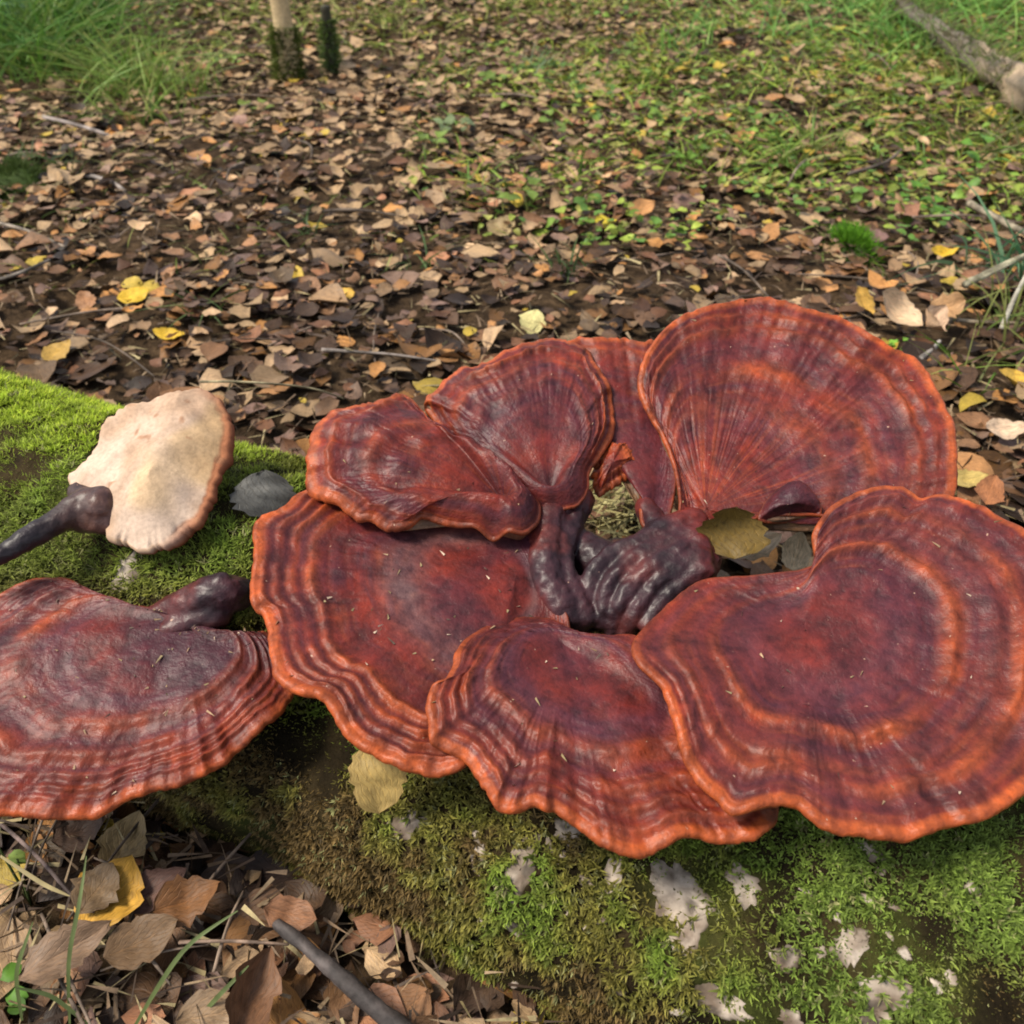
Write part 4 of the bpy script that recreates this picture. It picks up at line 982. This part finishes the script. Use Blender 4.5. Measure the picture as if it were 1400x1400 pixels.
def log_leaf(name, px, py, z, up_px, w_px, colr, lab, rd=.9, seed=0, curl=.1):
    """A leaf stuck to a steep surface: spans from (px,py) by up_px upward in the picture plane, slightly off vertical."""
    Pc = ground_at(px, py, z * .01); d = np.linalg.norm(Pc - np.array([0, 0, CAM_H]))
    sc = to_px(Pc)[2] / FPX
    V, C, G = leaf_batch(np.zeros((1, 3)), np.array([up_px * sc]), np.array([w_px / up_px]), np.array([math.pi / 2]), np.array([0.0]), np.array([0.0]), np.array([curl]), np.array([.1]), np.array([colr]), np.array([rd]), seed, **FINE)
    tl = math.radians(52); v = V[0]
    v = np.stack([v[:, 0], v[:, 1] * math.cos(tl) - v[:, 2] * math.sin(tl), v[:, 1] * math.sin(tl) + v[:, 2] * math.cos(tl)], -1) + Pc
    mesh_obj(name, v, FINE_F, M_LEAF, col=C[0], uvw=G[0] + seed, origin=Pc, label=lab, category='leaf')
log_leaf('fallen_leaf', 518, 1058, 12.6, 108, 76, (.36, .25, .085), 'yellowish spotted leaf stuck to the log under the ridged cap margin', seed=401)
log_leaf('fallen_leaf', 362, 676, 16.6, 66, 92, (.070, .070, .066), 'dark grey withered leaf on moss beside the ridged cap', seed=402)
log_leaf('fallen_leaf', 1000, 728, 16.4, 70, 96, (.125, .080, .018), 'olive brown leaf hanging beside the purple stalk', rd=.7, seed=403, curl=.5)

# ------------------------------------------------------------------ sticks and twigs
def stick(name, pts, rad, colr, lab, seed=0, group=None, cat='twig'):
    V, F = tube(pts, rad, 12, .34 if cat == 'branch' else .28, seed)
    n = fbm(V[:, 0] * 70, V[:, 1] * 70, V[:, 2] * 70, seed)
    C = np.asarray(colr) * (1 + .55 * n[:, None]) * lerp(.55, 1.35, sstep(-.3, .3, noise3(V[:, 0] * 140, V[:, 1] * 140, V[:, 2] * 140, seed + 5)))[:, None]
    mesh_obj(name, V, F, M_WOOD, col=np.clip(C, .004, 1), origin=np.asarray(pts[0]), label=lab, category=cat, group=group)
stick('stick', [g3(378, 1262, 5.2), g3(430, 1305, 5.2), g3(485, 1355, 5.0), g3(545, 1402, 4.6), g3(600, 1450, 4.0)], [.0030, .0038, .0042, .0048, .005], (.085, .070, .065), 'dark grey stick lying against the front of the log', 11, cat='stick')
TW = [
    ([(245, 1288, 4), (320, 1287, 4.2), (395, 1291, 4.2)], .0011, (.16, .11, .08), 'thin straight twig reaching from a brown leaf to the dark stick'),
    ([(0, 1125, 3), (55, 1175, 4), (110, 1235, 4.4), (160, 1262, 4.2)], .0012, (.14, .10, .09), 'thin bent twig crossing the golden leaf under the flat cap'),
    ([(440, 478, 3), (530, 484, 3.2), (608, 495, 3)], .0018, (.20, .17, .15), 'pale straight twig on dark soil behind the small tongue cap'),
    ([(275, 522, 8), (330, 522, 9), (420, 530, 7), (470, 545, 5)], .0013, (.28, .24, .14), 'thin straw stem arching behind the upturned mushroom'),
    ([(1160, 238, 2.5), (1210, 222, 3), (1232, 205, 3.4)], .0028, (.13, .10, .08), 'short forked twig in the green patch behind the high cap'),
    ([(1325, 278, 4), (1365, 300, 4.4), (1410, 322, 4)], .0055, (.24, .20, .14), 'pale broken branch at the side above the grass leaves'),
    ([(1318, 390, 5), (1350, 374, 6), (1410, 345, 8)], .0045, (.27, .25, .17), 'straight pale stem leaning over the grass at the side'),
    ([(1370, 450, 4), (1388, 405, 7), (1412, 360, 10)], .0028, (.32, .30, .24), 'thin whitish stem rising beside the straight pale one'),
    ([(1295, 437, 3), (1345, 440, 3.2), (1410, 442, 3.4)], .0022, (.28, .22, .15), 'level straw twig next to the pale curled leaves'),
    ([(1258, 490, 3), (1275, 478, 3.4), (1285, 466, 3.8)], .0028, (.22, .20, .18), 'short grey twig stub at the rim of the high back cap'),
    ([(0, 382, 3), (30, 372, 3.4), (75, 352, 3)], .0026, (.20, .17, .14), 'grey twig at the picture edge behind the mossy log'),
    ([(0, 305, 2.6), (45, 318, 3), (90, 338, 3)], .0022, (.22, .18, .14), 'thin tan twig above the grey one at the picture edge'),
    ([(108, 238, 2.6), (150, 248, 3), (172, 262, 2.6)], .0040, (.22, .19, .17), 'weathered grey stick below the tall grass'),
    ([(60, 160, 2.6), (120, 175, 3), (160, 190, 2.8)], .0038, (.24, .20, .18), 'long grey stick right under the tall grass tufts'),
    ([(1105, 830, 4), (1130, 850, 3)], .001, (.2, .15, .1), None),
]
for i, (p, r, c, lab) in enumerate(TW):
    if lab: stick('twig', [g3(*q) for q in p], np.linspace(r, r * .6, len(p)), c, lab, 40 + i)
# loose small twigs in the litter
for i in range(40):
    px_, py_ = RNG.uniform(20, 1380), RNG.uniform(40, 480)
    c0 = ground_at(px_, py_, .022); a_ = RNG.uniform(0, 6.28); L_ = RNG.uniform(.03, .11)
    d_ = np.array([math.cos(a_), math.sin(a_), 0]); s_ = np.array([-d_[1], d_[0], 0])
    stick('twig', [c0 - d_ * L_, c0 + s_ * RNG.normal(0, .008) + np.array([0, 0, .006]), c0 + d_ * L_ - np.array([0, 0, .004])], [RNG.uniform(.0008, .002)] * 2 + [.0007], np.array([.16, .12, .09]) * RNG.uniform(.6, 1.5), f'thin loose twig {"above" if py_ < LMY[np.argmin((LMX - px_) ** 2 + (LMY - py_) ** 2)] else "below"} {LMN[int(np.argmin((LMX - px_) ** 2 + (LMY - py_) ** 2))]}', 90 + i, 'loose twigs in the leaf litter')
for i in range(10):
    px_, py_ = RNG.uniform(5, 520), RNG.uniform(1150, 1390)
    c0 = ground_at(px_, py_, .035); a_ = RNG.uniform(0, 6.28); L_ = RNG.uniform(.015, .05)
    d_ = np.array([math.cos(a_), math.sin(a_), 0])
    stick('twig', [c0 - d_ * L_, c0 + np.array([0, 0, .004]), c0 + d_ * L_], [RNG.uniform(.0006, .0012)] * 2 + [.0005], np.array([.15, .11, .08]) * RNG.uniform(.6, 1.5), f'hair-thin twig {"above" if py_ < LMY[np.argmin((LMX - px_) ** 2 + (LMY - py_) ** 2)] else "below"} {LMN[int(np.argmin((LMX - px_) ** 2 + (LMY - py_) ** 2))]}', 190 + i, 'fine twigs in front of the log')

# crumbs of bark, needles and leaf fragments that fill the gaps of the litter
def make_debris():
    N = 30000
    y = RNG.uniform(.05, 3.6, N) ** 1.0; x = RNG.uniform(-1, 1, N) * (.4 + .55 * y)
    P = np.stack([x, y, ground_z(x, y) + .006 + RNG.random(N) * .012], -1)
    hole = ground_at(RNG.uniform(815, 885, 260), RNG.uniform(640, 730, 260), .03 + RNG.random(260) * .03)
    near = np.stack([RNG.uniform(-.4, .05, 1600), RNG.uniform(.12, .36, 1600), .01 + RNG.random(1600) * .032], -1)
    P = np.concatenate([P[off_log(P)], near[off_log(near)], hole]); M = len(P)
    d = RNG.normal(size=(M, 3)) * np.array([1, 1, .22]); d /= np.linalg.norm(d, axis=1, keepdims=True)
    c = np.array([[.15, .10, .06], [.24, .17, .10], [.07, .045, .03], [.30, .24, .12]])[RNG.integers(0, 4, M)] * RNG.uniform(.6, 1.3, (M, 1))
    c[-260:] = np.array([.34, .30, .13]) * RNG.uniform(.5, 1.3, (260, 1))
    V, F, C = blades(P, RNG.uniform(.006, .028, M), RNG.uniform(.0008, .0034, M), d, RNG.uniform(0, .3, M), c, c, 2, 77)
    mesh_obj('debris', V, F, M_WOOD, col=np.clip(C, .004, 1), smooth=False, kind='stuff', label='needles, straw and bark crumbs in the litter', category='debris')
make_debris()

# ------------------------------------------------------------------ grass and small plants
def grass_patch(name, n, xr, yr, L, W, colr, lab, seed, z=.01, lean=.45, kind='stuff', clump=None, cat='grass', group=None, bend=(.2, .9)):
    rng = np.random.default_rng(seed)
    if clump is not None:
        cx, cy, sx, sy = clump
        c0 = ground_at(cx, cy, 0.0); P = c0 + rng.normal(size=(n, 3)) * np.array([sx, sy, 0])
    else:
        qx, qy = rng.uniform(*xr, n), rng.uniform(*yr, n)
        fade = np.minimum((yr[1] - qy) / (.55 * (yr[1] - yr[0])), (qx - xr[0]) / (.3 * (xr[1] - xr[0])) + .05 + (xr[0] < 100))
        P = ground_at(qx, qy, 0.0)
        pn = fbm(P[:, 0] * 4, P[:, 1] * 4, 0, seed); P = P[(pn > rng.uniform(-.5, .35, n)) & (fade + .5 * fbm(P[:, 0] * 6, P[:, 1] * 6, 3, seed) > rng.uniform(0, 1, n))]; n = len(P)
    P[:, 2] = ground_z(P[:, 0], P[:, 1]) + z - .006
    d = rng.normal(size=(n, 3)) * lean; d[:, 2] = 1; d /= np.linalg.norm(d, axis=1, keepdims=True)
    c = np.asarray(colr)[rng.integers(0, len(colr), n)] * rng.uniform(.65, 1.35, (n, 1))
    V, F, C = blades(P, rng.uniform(L[0], L[1], n), rng.uniform(W[0], W[1], n), d, rng.uniform(*bend, n), c * .75, c * 1.1, 4, seed)
    kw = dict(kind=kind) if kind else {}
    return mesh_obj(name, V, F, M_GRASS, col=np.clip(C, .004, 1), smooth=False, origin=P.mean(0), label=lab, category=cat, group=group, **kw)
G1 = [(.10, .23, .03), (.07, .18, .03), (.16, .29, .05), (.20, .28, .06)]; G2 = [(.14, .26, .035), (.23, .33, .06), (.28, .31, .09)]; G3 = [(.14, .28, .14), (.09, .21, .09)]
tufts = [
    (40, 95, 340, .10, .08, (.12, .26), (.003, .006), G1, 'tall dark green grass tuft nearest the top corner'),
    (95, 60, 280, .08, .07, (.12, .24), (.003, .006), G1, 'tall green grass tuft beside the one in the corner'),
    (-20, 60, 300, .10, .08, (.14, .28), (.003, .006), G3, 'bluish green grass tuft cut by the picture edge'),
    (165, 115, 200, .07, .06, (.09, .18), (.0025, .005), G2, 'light green grass tuft at the edge of the leaf litter'),
    (215, 130, 150, .07, .05, (.08, .16), (.002, .0045), G2, 'loose yellow green grass tuft nearest the sapling'),
    (185, 170, 60, .05, .03, (.05, .10), (.002, .004), G2, 'low pale grass tuft spreading over the leaf litter'),
    (70, 20, 300, .10, .08, (.12, .25), (.003, .006), G1, 'tall green grass clump at the very top'),
    (735, 105, 26, .02, .02, (.05, .09), (.003, .006), [(.30, .38, .22), (.12, .25, .08)], 'small whitish green plant in the middle of the litter'),
    (1075, 225, 60, .04, .035, (.05, .10), (.003, .005), G2, 'bright green grass tuft behind the high back cap'),
    (1110, 205, 40, .04, .03, (.04, .08), (.003, .005), G2, 'smaller grass tuft next to the bright green one'),
    (945, 245, 40, .035, .03, (.03, .06), (.0025, .004), [(.14, .22, .03), (.20, .26, .04)], 'low mossy green tuft above the high back cap'),
    (775, 400, 16, .014, .012, (.03, .06), (.002, .004), [(.09, .15, .05)], 'little grass tuft behind the middle back cap'),
    (585, 380, 14, .014, .012, (.03, .055), (.002, .0035), [(.09, .15, .05)], 'sparse little grass tuft above the middle back cap'),
    (290, 450, 16, .014, .012, (.03, .06), (.002, .0035), [(.10, .15, .04)], 'thin grass tuft beside the curled yellow leaf'),
    (420, 335, 14, .014, .012, (.03, .06), (.002, .0035), [(.09, .15, .05)], 'thin grass tuft above the yellow standing leaf'),
    (40, 255, 60, .035, .02, (.03, .07), (.0025, .004), [(.05, .09, .02), (.08, .12, .03)], 'dark green mossy tuft at the edge in the litter'),
    (1385, 395, 26, .02, .03, (.08, .16), (.004, .007), G3, 'broad bluish grass leaves at the side behind the caps'),
    (1375, 480, 34, .03, .03, (.06, .12), (.0025, .004), [(.10, .15, .03), (.2, .22, .06)], 'yellowish grass tuft beside the pale curled leaves'),
    (1330, 545, 16, .02, .02, (.04, .08), (.002, .0035), G2, 'sparse grass blades beside the rim of the high cap'),
    (1222, 28, 110, .06, .05, (.08, .17), (.003, .005), G2, 'tall grass tuft over the upper end of the rotten branch'),
    (1285, 72, 110, .06, .05, (.08, .16), (.003, .005), G1, 'dense grass tuft over the middle of the rotten branch'),
    (1345, 118, 90, .05, .04, (.07, .13), (.003, .005), G2, 'short grass tuft in front of the pale end of the rotten branch'),
    (1385, 200, 60, .05, .04, (.08, .15), (.003, .005), [(.09, .15, .04), (.2, .2, .08)], 'ragged grass tuft below the rotten branch'),
]
for i, (x_, y_, n_, sx_, sy_, L_, W_, c_, lab) in enumerate(tufts):
    grass_patch('grass_tuft', n_, None, None, L_, W_, c_, lab, 500 + i, kind=None, clump=(x_, y_, sx_, sy_), cat='grass tuft')
# low green growth that mixes with the litter
grass_patch('grass', 15000, (560, 1450), (-30, 310), (.018, .05), (.0025, .005), [(.24, .38, .05), (.36, .46, .06), (.16, .30, .05), (.46, .43, .10)], 'short green grass growing through the litter', 601, lean=.9)
grass_patch('grass', 6500, (200, 1000), (-40, 95), (.02, .06), (.003, .006), [(.22, .28, .05), (.32, .34, .08)], 'short grass far behind the log', 602, lean=.9)
grass_patch('grass', 10000, (900, 1480), (-110, 110), (.05, .14), (.003, .006), [(.16, .38, .07), (.20, .43, .09), (.28, .45, .10)], 'lush green grass beyond the litter', 603, lean=.5)
grass_patch('grass', 2600, (-60, 1400), (90, 470), (.012, .036), (.0015, .0035), [(.16, .22, .04), (.26, .28, .07)], 'sparse blades in the litter', 604, lean=1.0)
# blades in front of the log
fr = [((95, 1400, 2.5), (92, 1310, 6), (108, 1240, 8), (118, 1170, 9)), ((180, 1410, 3), (215, 1350, 6), (255, 1290, 8), (325, 1245, 9)), ((260, 1405, 3), (300, 1360, 5), (340, 1320, 6)), ((30, 1395, 3), (20, 1330, 6), (45, 1260, 8)), ((120, 1400, 3), (70, 1360, 5), (20, 1350, 6)), ((0, 1170, 6), (60, 1210, 7), (95, 1225, 8))]
def blade_obj(pts, w, colr, lab):
    P = np.array([g3(*q) for q in pts]); m = 14; t = np.linspace(0, len(P) - 1, m)
    Q = np.stack([np.interp(t, np.arange(len(P)), P[:, d]) for d in range(3)], -1)
    for _ in range(3): Q[1:-1] = (Q[:-2] + 2 * Q[1:-1] + Q[2:]) / 4
    T = np.gradient(Q, axis=0); sd_ = np.cross(T, np.array([0, -.6, .8])); sd_ /= np.linalg.norm(sd_, axis=1, keepdims=True)
    ww = w * np.sin(np.pi * np.linspace(.12, .97, m)) ** .6
    up = np.array([0, 0, 1.0])
    V = np.stack([Q - sd_ * ww[:, None], Q - up * w * .35, Q + sd_ * ww[:, None]], 1)
    C = np.ones((m, 3, 1)) * np.asarray(colr) * RNG.uniform(.8, 1.2, (m, 1, 1))
    mesh_obj('grass', V, grid_faces(m, 3), M_GRASS, col=C, origin=P[0], label=lab, category='grass blade')
bl = ['upright grass blade with a folded tip in front of the flat cap', 'long grass blade crossing the brown leaves', 'short grass blade beside the rolled leaf', 'grass blade rising at the picture edge below the flat cap', 'grass blade drooping towards the bottom corner', 'pale dry blade crossing below the flat cap']
for p, lab in zip(fr, bl): blade_obj(p, .0011, (.13, .17, .06) if 'dry' not in lab else (.34, .28, .14), lab)

def ground_cover(name, n, xr, yr, cols, lab, seed):
    rng = np.random.default_rng(seed)
    qx, qy = rng.uniform(*xr, n), rng.uniform(*yr, n); P = ground_at(qx, qy, 0.0)
    edge = np.minimum((yr[1] - qy) / 170 + .9 * fbm(P[:, 0] * 3, P[:, 1] * 3, 9, seed), (qx - xr[0]) / 260)
    P = P[(fbm(P[:, 0] * 5, P[:, 1] * 5, 0, seed) + .6 * fbm(P[:, 0] * 14, P[:, 1] * 14, 0, seed + 1) + .45 * np.clip(edge, -.6, 1) > rng.uniform(.34, .7, n))]; M = len(P)
    P[:, 2] = ground_z(P[:, 0], P[:, 1]) + rng.uniform(.012, .034, M)
    c = np.asarray(cols)[rng.integers(0, len(cols), M)] * rng.uniform(.6, 1.35, (M, 1))
    V, C, G = leaf_batch(P, rng.uniform(.008, .021, M), rng.uniform(.5, .9, M), rng.uniform(0, 6.28, M), rng.uniform(0, 6.28, M), np.abs(rng.normal(0, .4, M)), rng.normal(-.1, .2, M), rng.normal(.1, .2, M), c, rng.random(M), seed)
    F = (LEAF_F[None] + (np.arange(M) * LU * LV)[:, None, None]).reshape(-1, 4)
    mesh_obj(name, V.reshape(-1, 3), F, M_GRASS, col=C.reshape(-1, 3), kind='stuff', label=lab, category='ground cover')
YG = [(.20, .32, .05), (.30, .38, .06), (.13, .25, .05), (.36, .36, .09)]
ground_cover('ground_cover', 4200, (560, 1460), (-30, 370), YG, 'small green leaves creeping among the litter behind the caps', 651)
ground_cover('ground_cover', 1500, (200, 760), (-30, 150), YG, 'yellow green leaves around the sapling foot', 652)

def moss_clump(px, py, rx, ry, h, n, cols, lab, seed):
    c0 = ground_at(px, py, 0); c0[2] = float(ground_z(c0[0], c0[1]))
    root = empty('moss_clump', tuple(c0), label=lab, category='moss')
    rng = np.random.default_rng(seed)
    NT_, NR_ = 28, 9
    th = np.linspace(0, 2 * np.pi, NT_, endpoint=False); s = np.linspace(0.02, 1, NR_)
    rr = 1 + .18 * noise3(np.cos(th) * 2, np.sin(th) * 2, 0, seed)
    X = s[:, None] * rr * rx * np.cos(th); Y = s[:, None] * rr * ry * np.sin(th); Z = h * (1 - s[:, None] ** 2.2) * (1 + .25 * noise3(X * 60, Y * 60, 0, seed))
    V = np.stack([X, Y, Z], -1) + c0
    mesh_obj('cushion', V.reshape(-1, 3), grid_faces(NR_, NT_, True), M_MOSS, col=np.ones((NR_ * NT_, 3)) * np.array([.05, .09, .012]), parent=root)
    i = rng.integers(0, NR_ * NT_, n); P = V.reshape(-1, 3)[i] + rng.normal(size=(n, 3)) * np.array([.003, .003, .001])
    d = (P - c0) / np.array([rx, ry, h]) ; d[:, 2] = np.abs(d[:, 2]) + .6; d += rng.normal(size=(n, 3)) * .3; d /= np.linalg.norm(d, axis=1, keepdims=True)
    c = np.asarray(cols)[rng.integers(0, len(cols), n)] * rng.uniform(.7, 1.3, (n, 1))
    v, f, cc = blades(P, rng.uniform(.006, .014, n), rng.uniform(.001, .002, n), d, rng.uniform(0, .4, n), c * .7, c * 1.1, 2, seed)
    mesh_obj('moss_shoots', v, f, M_MOSS, col=cc, smooth=False, parent=root, kind='stuff')
moss_clump(1162, 345, .036, .05, .026, 2600, [(.10, .26, .012), (.14, .32, .015), (.07, .18, .012)], 'bright green domed moss clump behind the high back cap', 701)
moss_clump(30, 268, .06, .05, .03, 1400, [(.06, .10, .02), (.09, .13, .03)], 'dark olive moss hump at the picture edge in the litter', 702)

def plant(px, py, n, size, h, lab, seed, colr=(.12, .27, .035)):
    c0 = ground_at(px, py, 0); c0[2] = float(ground_z(c0[0], c0[1]))
    root = empty('seedling', tuple(c0), label=lab, category='plant')
    rng = np.random.default_rng(seed)
    for i in range(n):
        a = 6.28 * i / n + rng.normal(0, .3); r = size * rng.uniform(.5, 1.0)
        tip = c0 + np.array([math.cos(a) * r, math.sin(a) * r, h * rng.uniform(.6, 1.2)])
        if i == 0 or i % 2 == 0:
            v, f = tube([c0, lerp(c0, tip, .6) + np.array([0, 0, .004]), tip], [.0009, .0007, .0005], 6, 0, seed)
            mesh_obj('stem', v, f, M_GRASS, col=np.ones((len(v), 3)) * np.array([.12, .16, .05]), parent=root)
        cc = np.array([colr]) * rng.uniform(.75, 1.35)
        V, C, G = leaf_batch(tip[None], np.array([size * rng.uniform(.6, .9)]), np.array([.75]), np.array([a]), rng.uniform(0, 6, 1), np.array([.25]), np.array([-.15]), np.array([.2]), cc, np.array([.9]), seed + i)
        mesh_obj('leaf', V[0], LEAF_F, M_GRASS, col=C[0], parent=root)
plant(1338, 245, 6, .035, .06, 'tallest light green seedling near the side behind the caps', 801, (.16, .34, .05))
plant(1275, 292, 6, .030, .03, 'low green seedling beside the large rust brown leaf', 802)
plant(1245, 265, 5, .026, .03, 'small green seedling above the large rust brown leaf', 803)
plant(940, 240, 6, .030, .03, 'leafy green seedling in the mossy patch above the high cap', 804, (.16, .30, .04))
plant(1055, 275, 5, .024, .02, 'yellow green seedling just in front of the grass tuft', 805, (.22, .33, .05))
plant(1220, 505, 4, .018, .02, 'tiny bright green seedling by the rim of the high cap', 806, (.2, .4, .05))
plant(1085, 735, 7, .024, .10, 'small green seedling showing in the gap beside the notched cap', 807, (.10, .24, .05))
plant(620, 190, 6, .04, .03, 'pale green broad seedling in the open litter', 808, (.2, .26, .12))
plant(350, 160, 5, .03, .03, 'yellow green seedling near the sapling foot', 809, (.2, .27, .05))
plant(45, 1240, 5, .012, .05, 'tiny yellow green sprout in front of the log below the flat cap', 810, (.17, .24, .06))
plant(8, 1385, 6, .016, .03, 'bright green sprout in the bottom corner', 811, (.10, .22, .03))
for i, (a_, b_) in enumerate([(880, 180), (1000, 150), (1150, 165), (1230, 160), (760, 190), (1290, 130), (860, 90), (960, 60), (680, 130), (1110, 90), (720, 300), (590, 215)]):
    plant(a_, b_, 6, .032, .03, f'low yellow green seedling nearest to {LMN[int(np.argmin((LMX - a_) ** 2 + (LMY - b_) ** 2))]}', 820 + i, (.17, .25, .05))
    bpy.data.objects[[o.name for o in bpy.data.objects if o.name.startswith('seedling')][-1]]['group'] = 'scattered far seedlings'

# ------------------------------------------------------------------ sapling, stump and rotten branch in the back
b0 = ground_at(396, 108, 0.0); b0[2] = float(ground_z(b0[0], b0[1])) - .01
sap = empty('sapling', tuple(b0), label='slim pale sapling trunk with a mossy foot in the leaf litter', category='tree')
up = np.array([0, 0, 1.0])
V, F = tube([b0, b0 + up * .15 + np.array([.002, 0, 0]), b0 + up * .6 + np.array([-.01, .02, 0]), b0 + up * 1.4 + np.array([.01, .05, 0]), b0 + up * 2.4], [.024, .019, .0175, .015, .009], 16, .08, 5)
n = fbm(V[:, 0] * 40, V[:, 1] * 40, V[:, 2] * 40, 6)
mesh_obj('trunk', V, F, M_WOOD, col=np.clip(np.array([.56, .42, .23]) * (1 + .4 * n[:, None]), .01, 1), parent=sap)
for i, (h_, a_, l_) in enumerate([(1.3, .4, .6), (1.6, 2.5, .7), (1.85, 4.4, .6), (2.1, 1.2, .5)]):
    p0 = b0 + up * h_; d_ = np.array([math.cos(a_), math.sin(a_), .7])
    v, f = tube([p0, p0 + d_ * l_ * .5, p0 + d_ * l_ + np.array([0, 0, .1])], [.009, .006, .003], 8, .1, i)
    mesh_obj('branch', v, f, M_WOOD, col=np.ones((len(v), 3)) * np.array([.25, .18, .11]), parent=sap)
def sleeve(root, b, r0, h, n, cols, seed):
    rng = np.random.default_rng(seed)
    a = rng.uniform(0, 6.28, n); z = rng.uniform(0, 1, n) ** 1.2 * h; r = r0 * (1.05 - .25 * z / h)
    nr = np.stack([np.cos(a), np.sin(a), 0 * a], -1); P = b + nr * r[:, None] + z[:, None] * up
    d = nr + up * .5 + rng.normal(size=(n, 3)) * .4; d /= np.linalg.norm(d, axis=1, keepdims=True)
    c = np.asarray(cols)[rng.integers(0, len(cols), n)] * rng.uniform(.6, 1.3, (n, 1))
    v, f, cc = blades(P, rng.uniform(.008, .018, n), rng.uniform(.002, .004, n), d, rng.uniform(0, .5, n), c * .7, c, 2, seed)
    mesh_obj('moss_sleeve', v, f, M_MOSS, col=cc, smooth=False, parent=root, kind='stuff')
sleeve(sap, b0, .024, .115, 1700, [(.10, .14, .02), (.07, .10, .016), (.14, .17, .03)], 7)
b1 = ground_at(455, 100, 0.0); b1[2] = float(ground_z(b1[0], b1[1]))
stp = empty('stump', tuple(b1), label='thin mossy broken stem beside the sapling', category='stump')
V, F = tube([b1 - up * .01, b1 + up * .05, b1 + up * .125], [.014, .011, .009], 14, .15, 15)
mesh_obj('trunk', V, F, M_WOOD, col=np.ones((len(V), 3)) * np.array([.05, .045, .025]), parent=stp)
sleeve(stp, b1, .013, .10, 800, [(.14, .22, .04), (.18, .26, .06), (.18, .24, .10)], 17)

br = [g3(1175, -30, 3), g3(1235, 10, 4), g3(1300, 55, 4.5), g3(1350, 88, 4.5), g3(1400, 122, 4.5), g3(1500, 180, 5)]
V, F = tube(br, [.014, .018, .022, .027, .030, .03], 18, .5, 21)
rt = empty('rotten_branch', tuple(br[2]), label='thick grey brown rotten branch in the grass at the top corner', category='branch')
px_, _, _ = to_px(V); n = fbm(V[:, 0] * 30, V[:, 1] * 30, V[:, 2] * 30, 23)
C = lerp(np.array([.13, .11, .08]), np.array([.36, .27, .18]), (sstep(1325, 1365, px_) * sstep(-.3, .2, n))[:, None]) * (1 + .6 * n[:, None])
mesh_obj('wood', V, F, M_WOOD, col=np.clip(C, .01, 1), parent=rt)
rg = np.random.default_rng(31); ii = rg.choice(np.where((px_ < 1385) & (V[:, 2] > .03))[0], 900); Q = V[ii] + rg.normal(size=(900, 3)) * .008
d = rg.normal(size=(900, 3)) * .6 + up; d /= np.linalg.norm(d, axis=1, keepdims=True)
c = np.array([[.14, .20, .05], [.24, .26, .09], [.20, .17, .09]])[rg.integers(0, 3, 900)] * rg.uniform(.6, 1.3, (900, 1))
v, f, cc = blades(Q, rg.uniform(.012, .04, 900), rg.uniform(.002, .004, 900), d, rg.uniform(.1, .8, 900), c * .7, c, 2, 31)
mesh_obj('moss', v, f, M_MOSS, col=cc, smooth=False, parent=rt, kind='stuff')
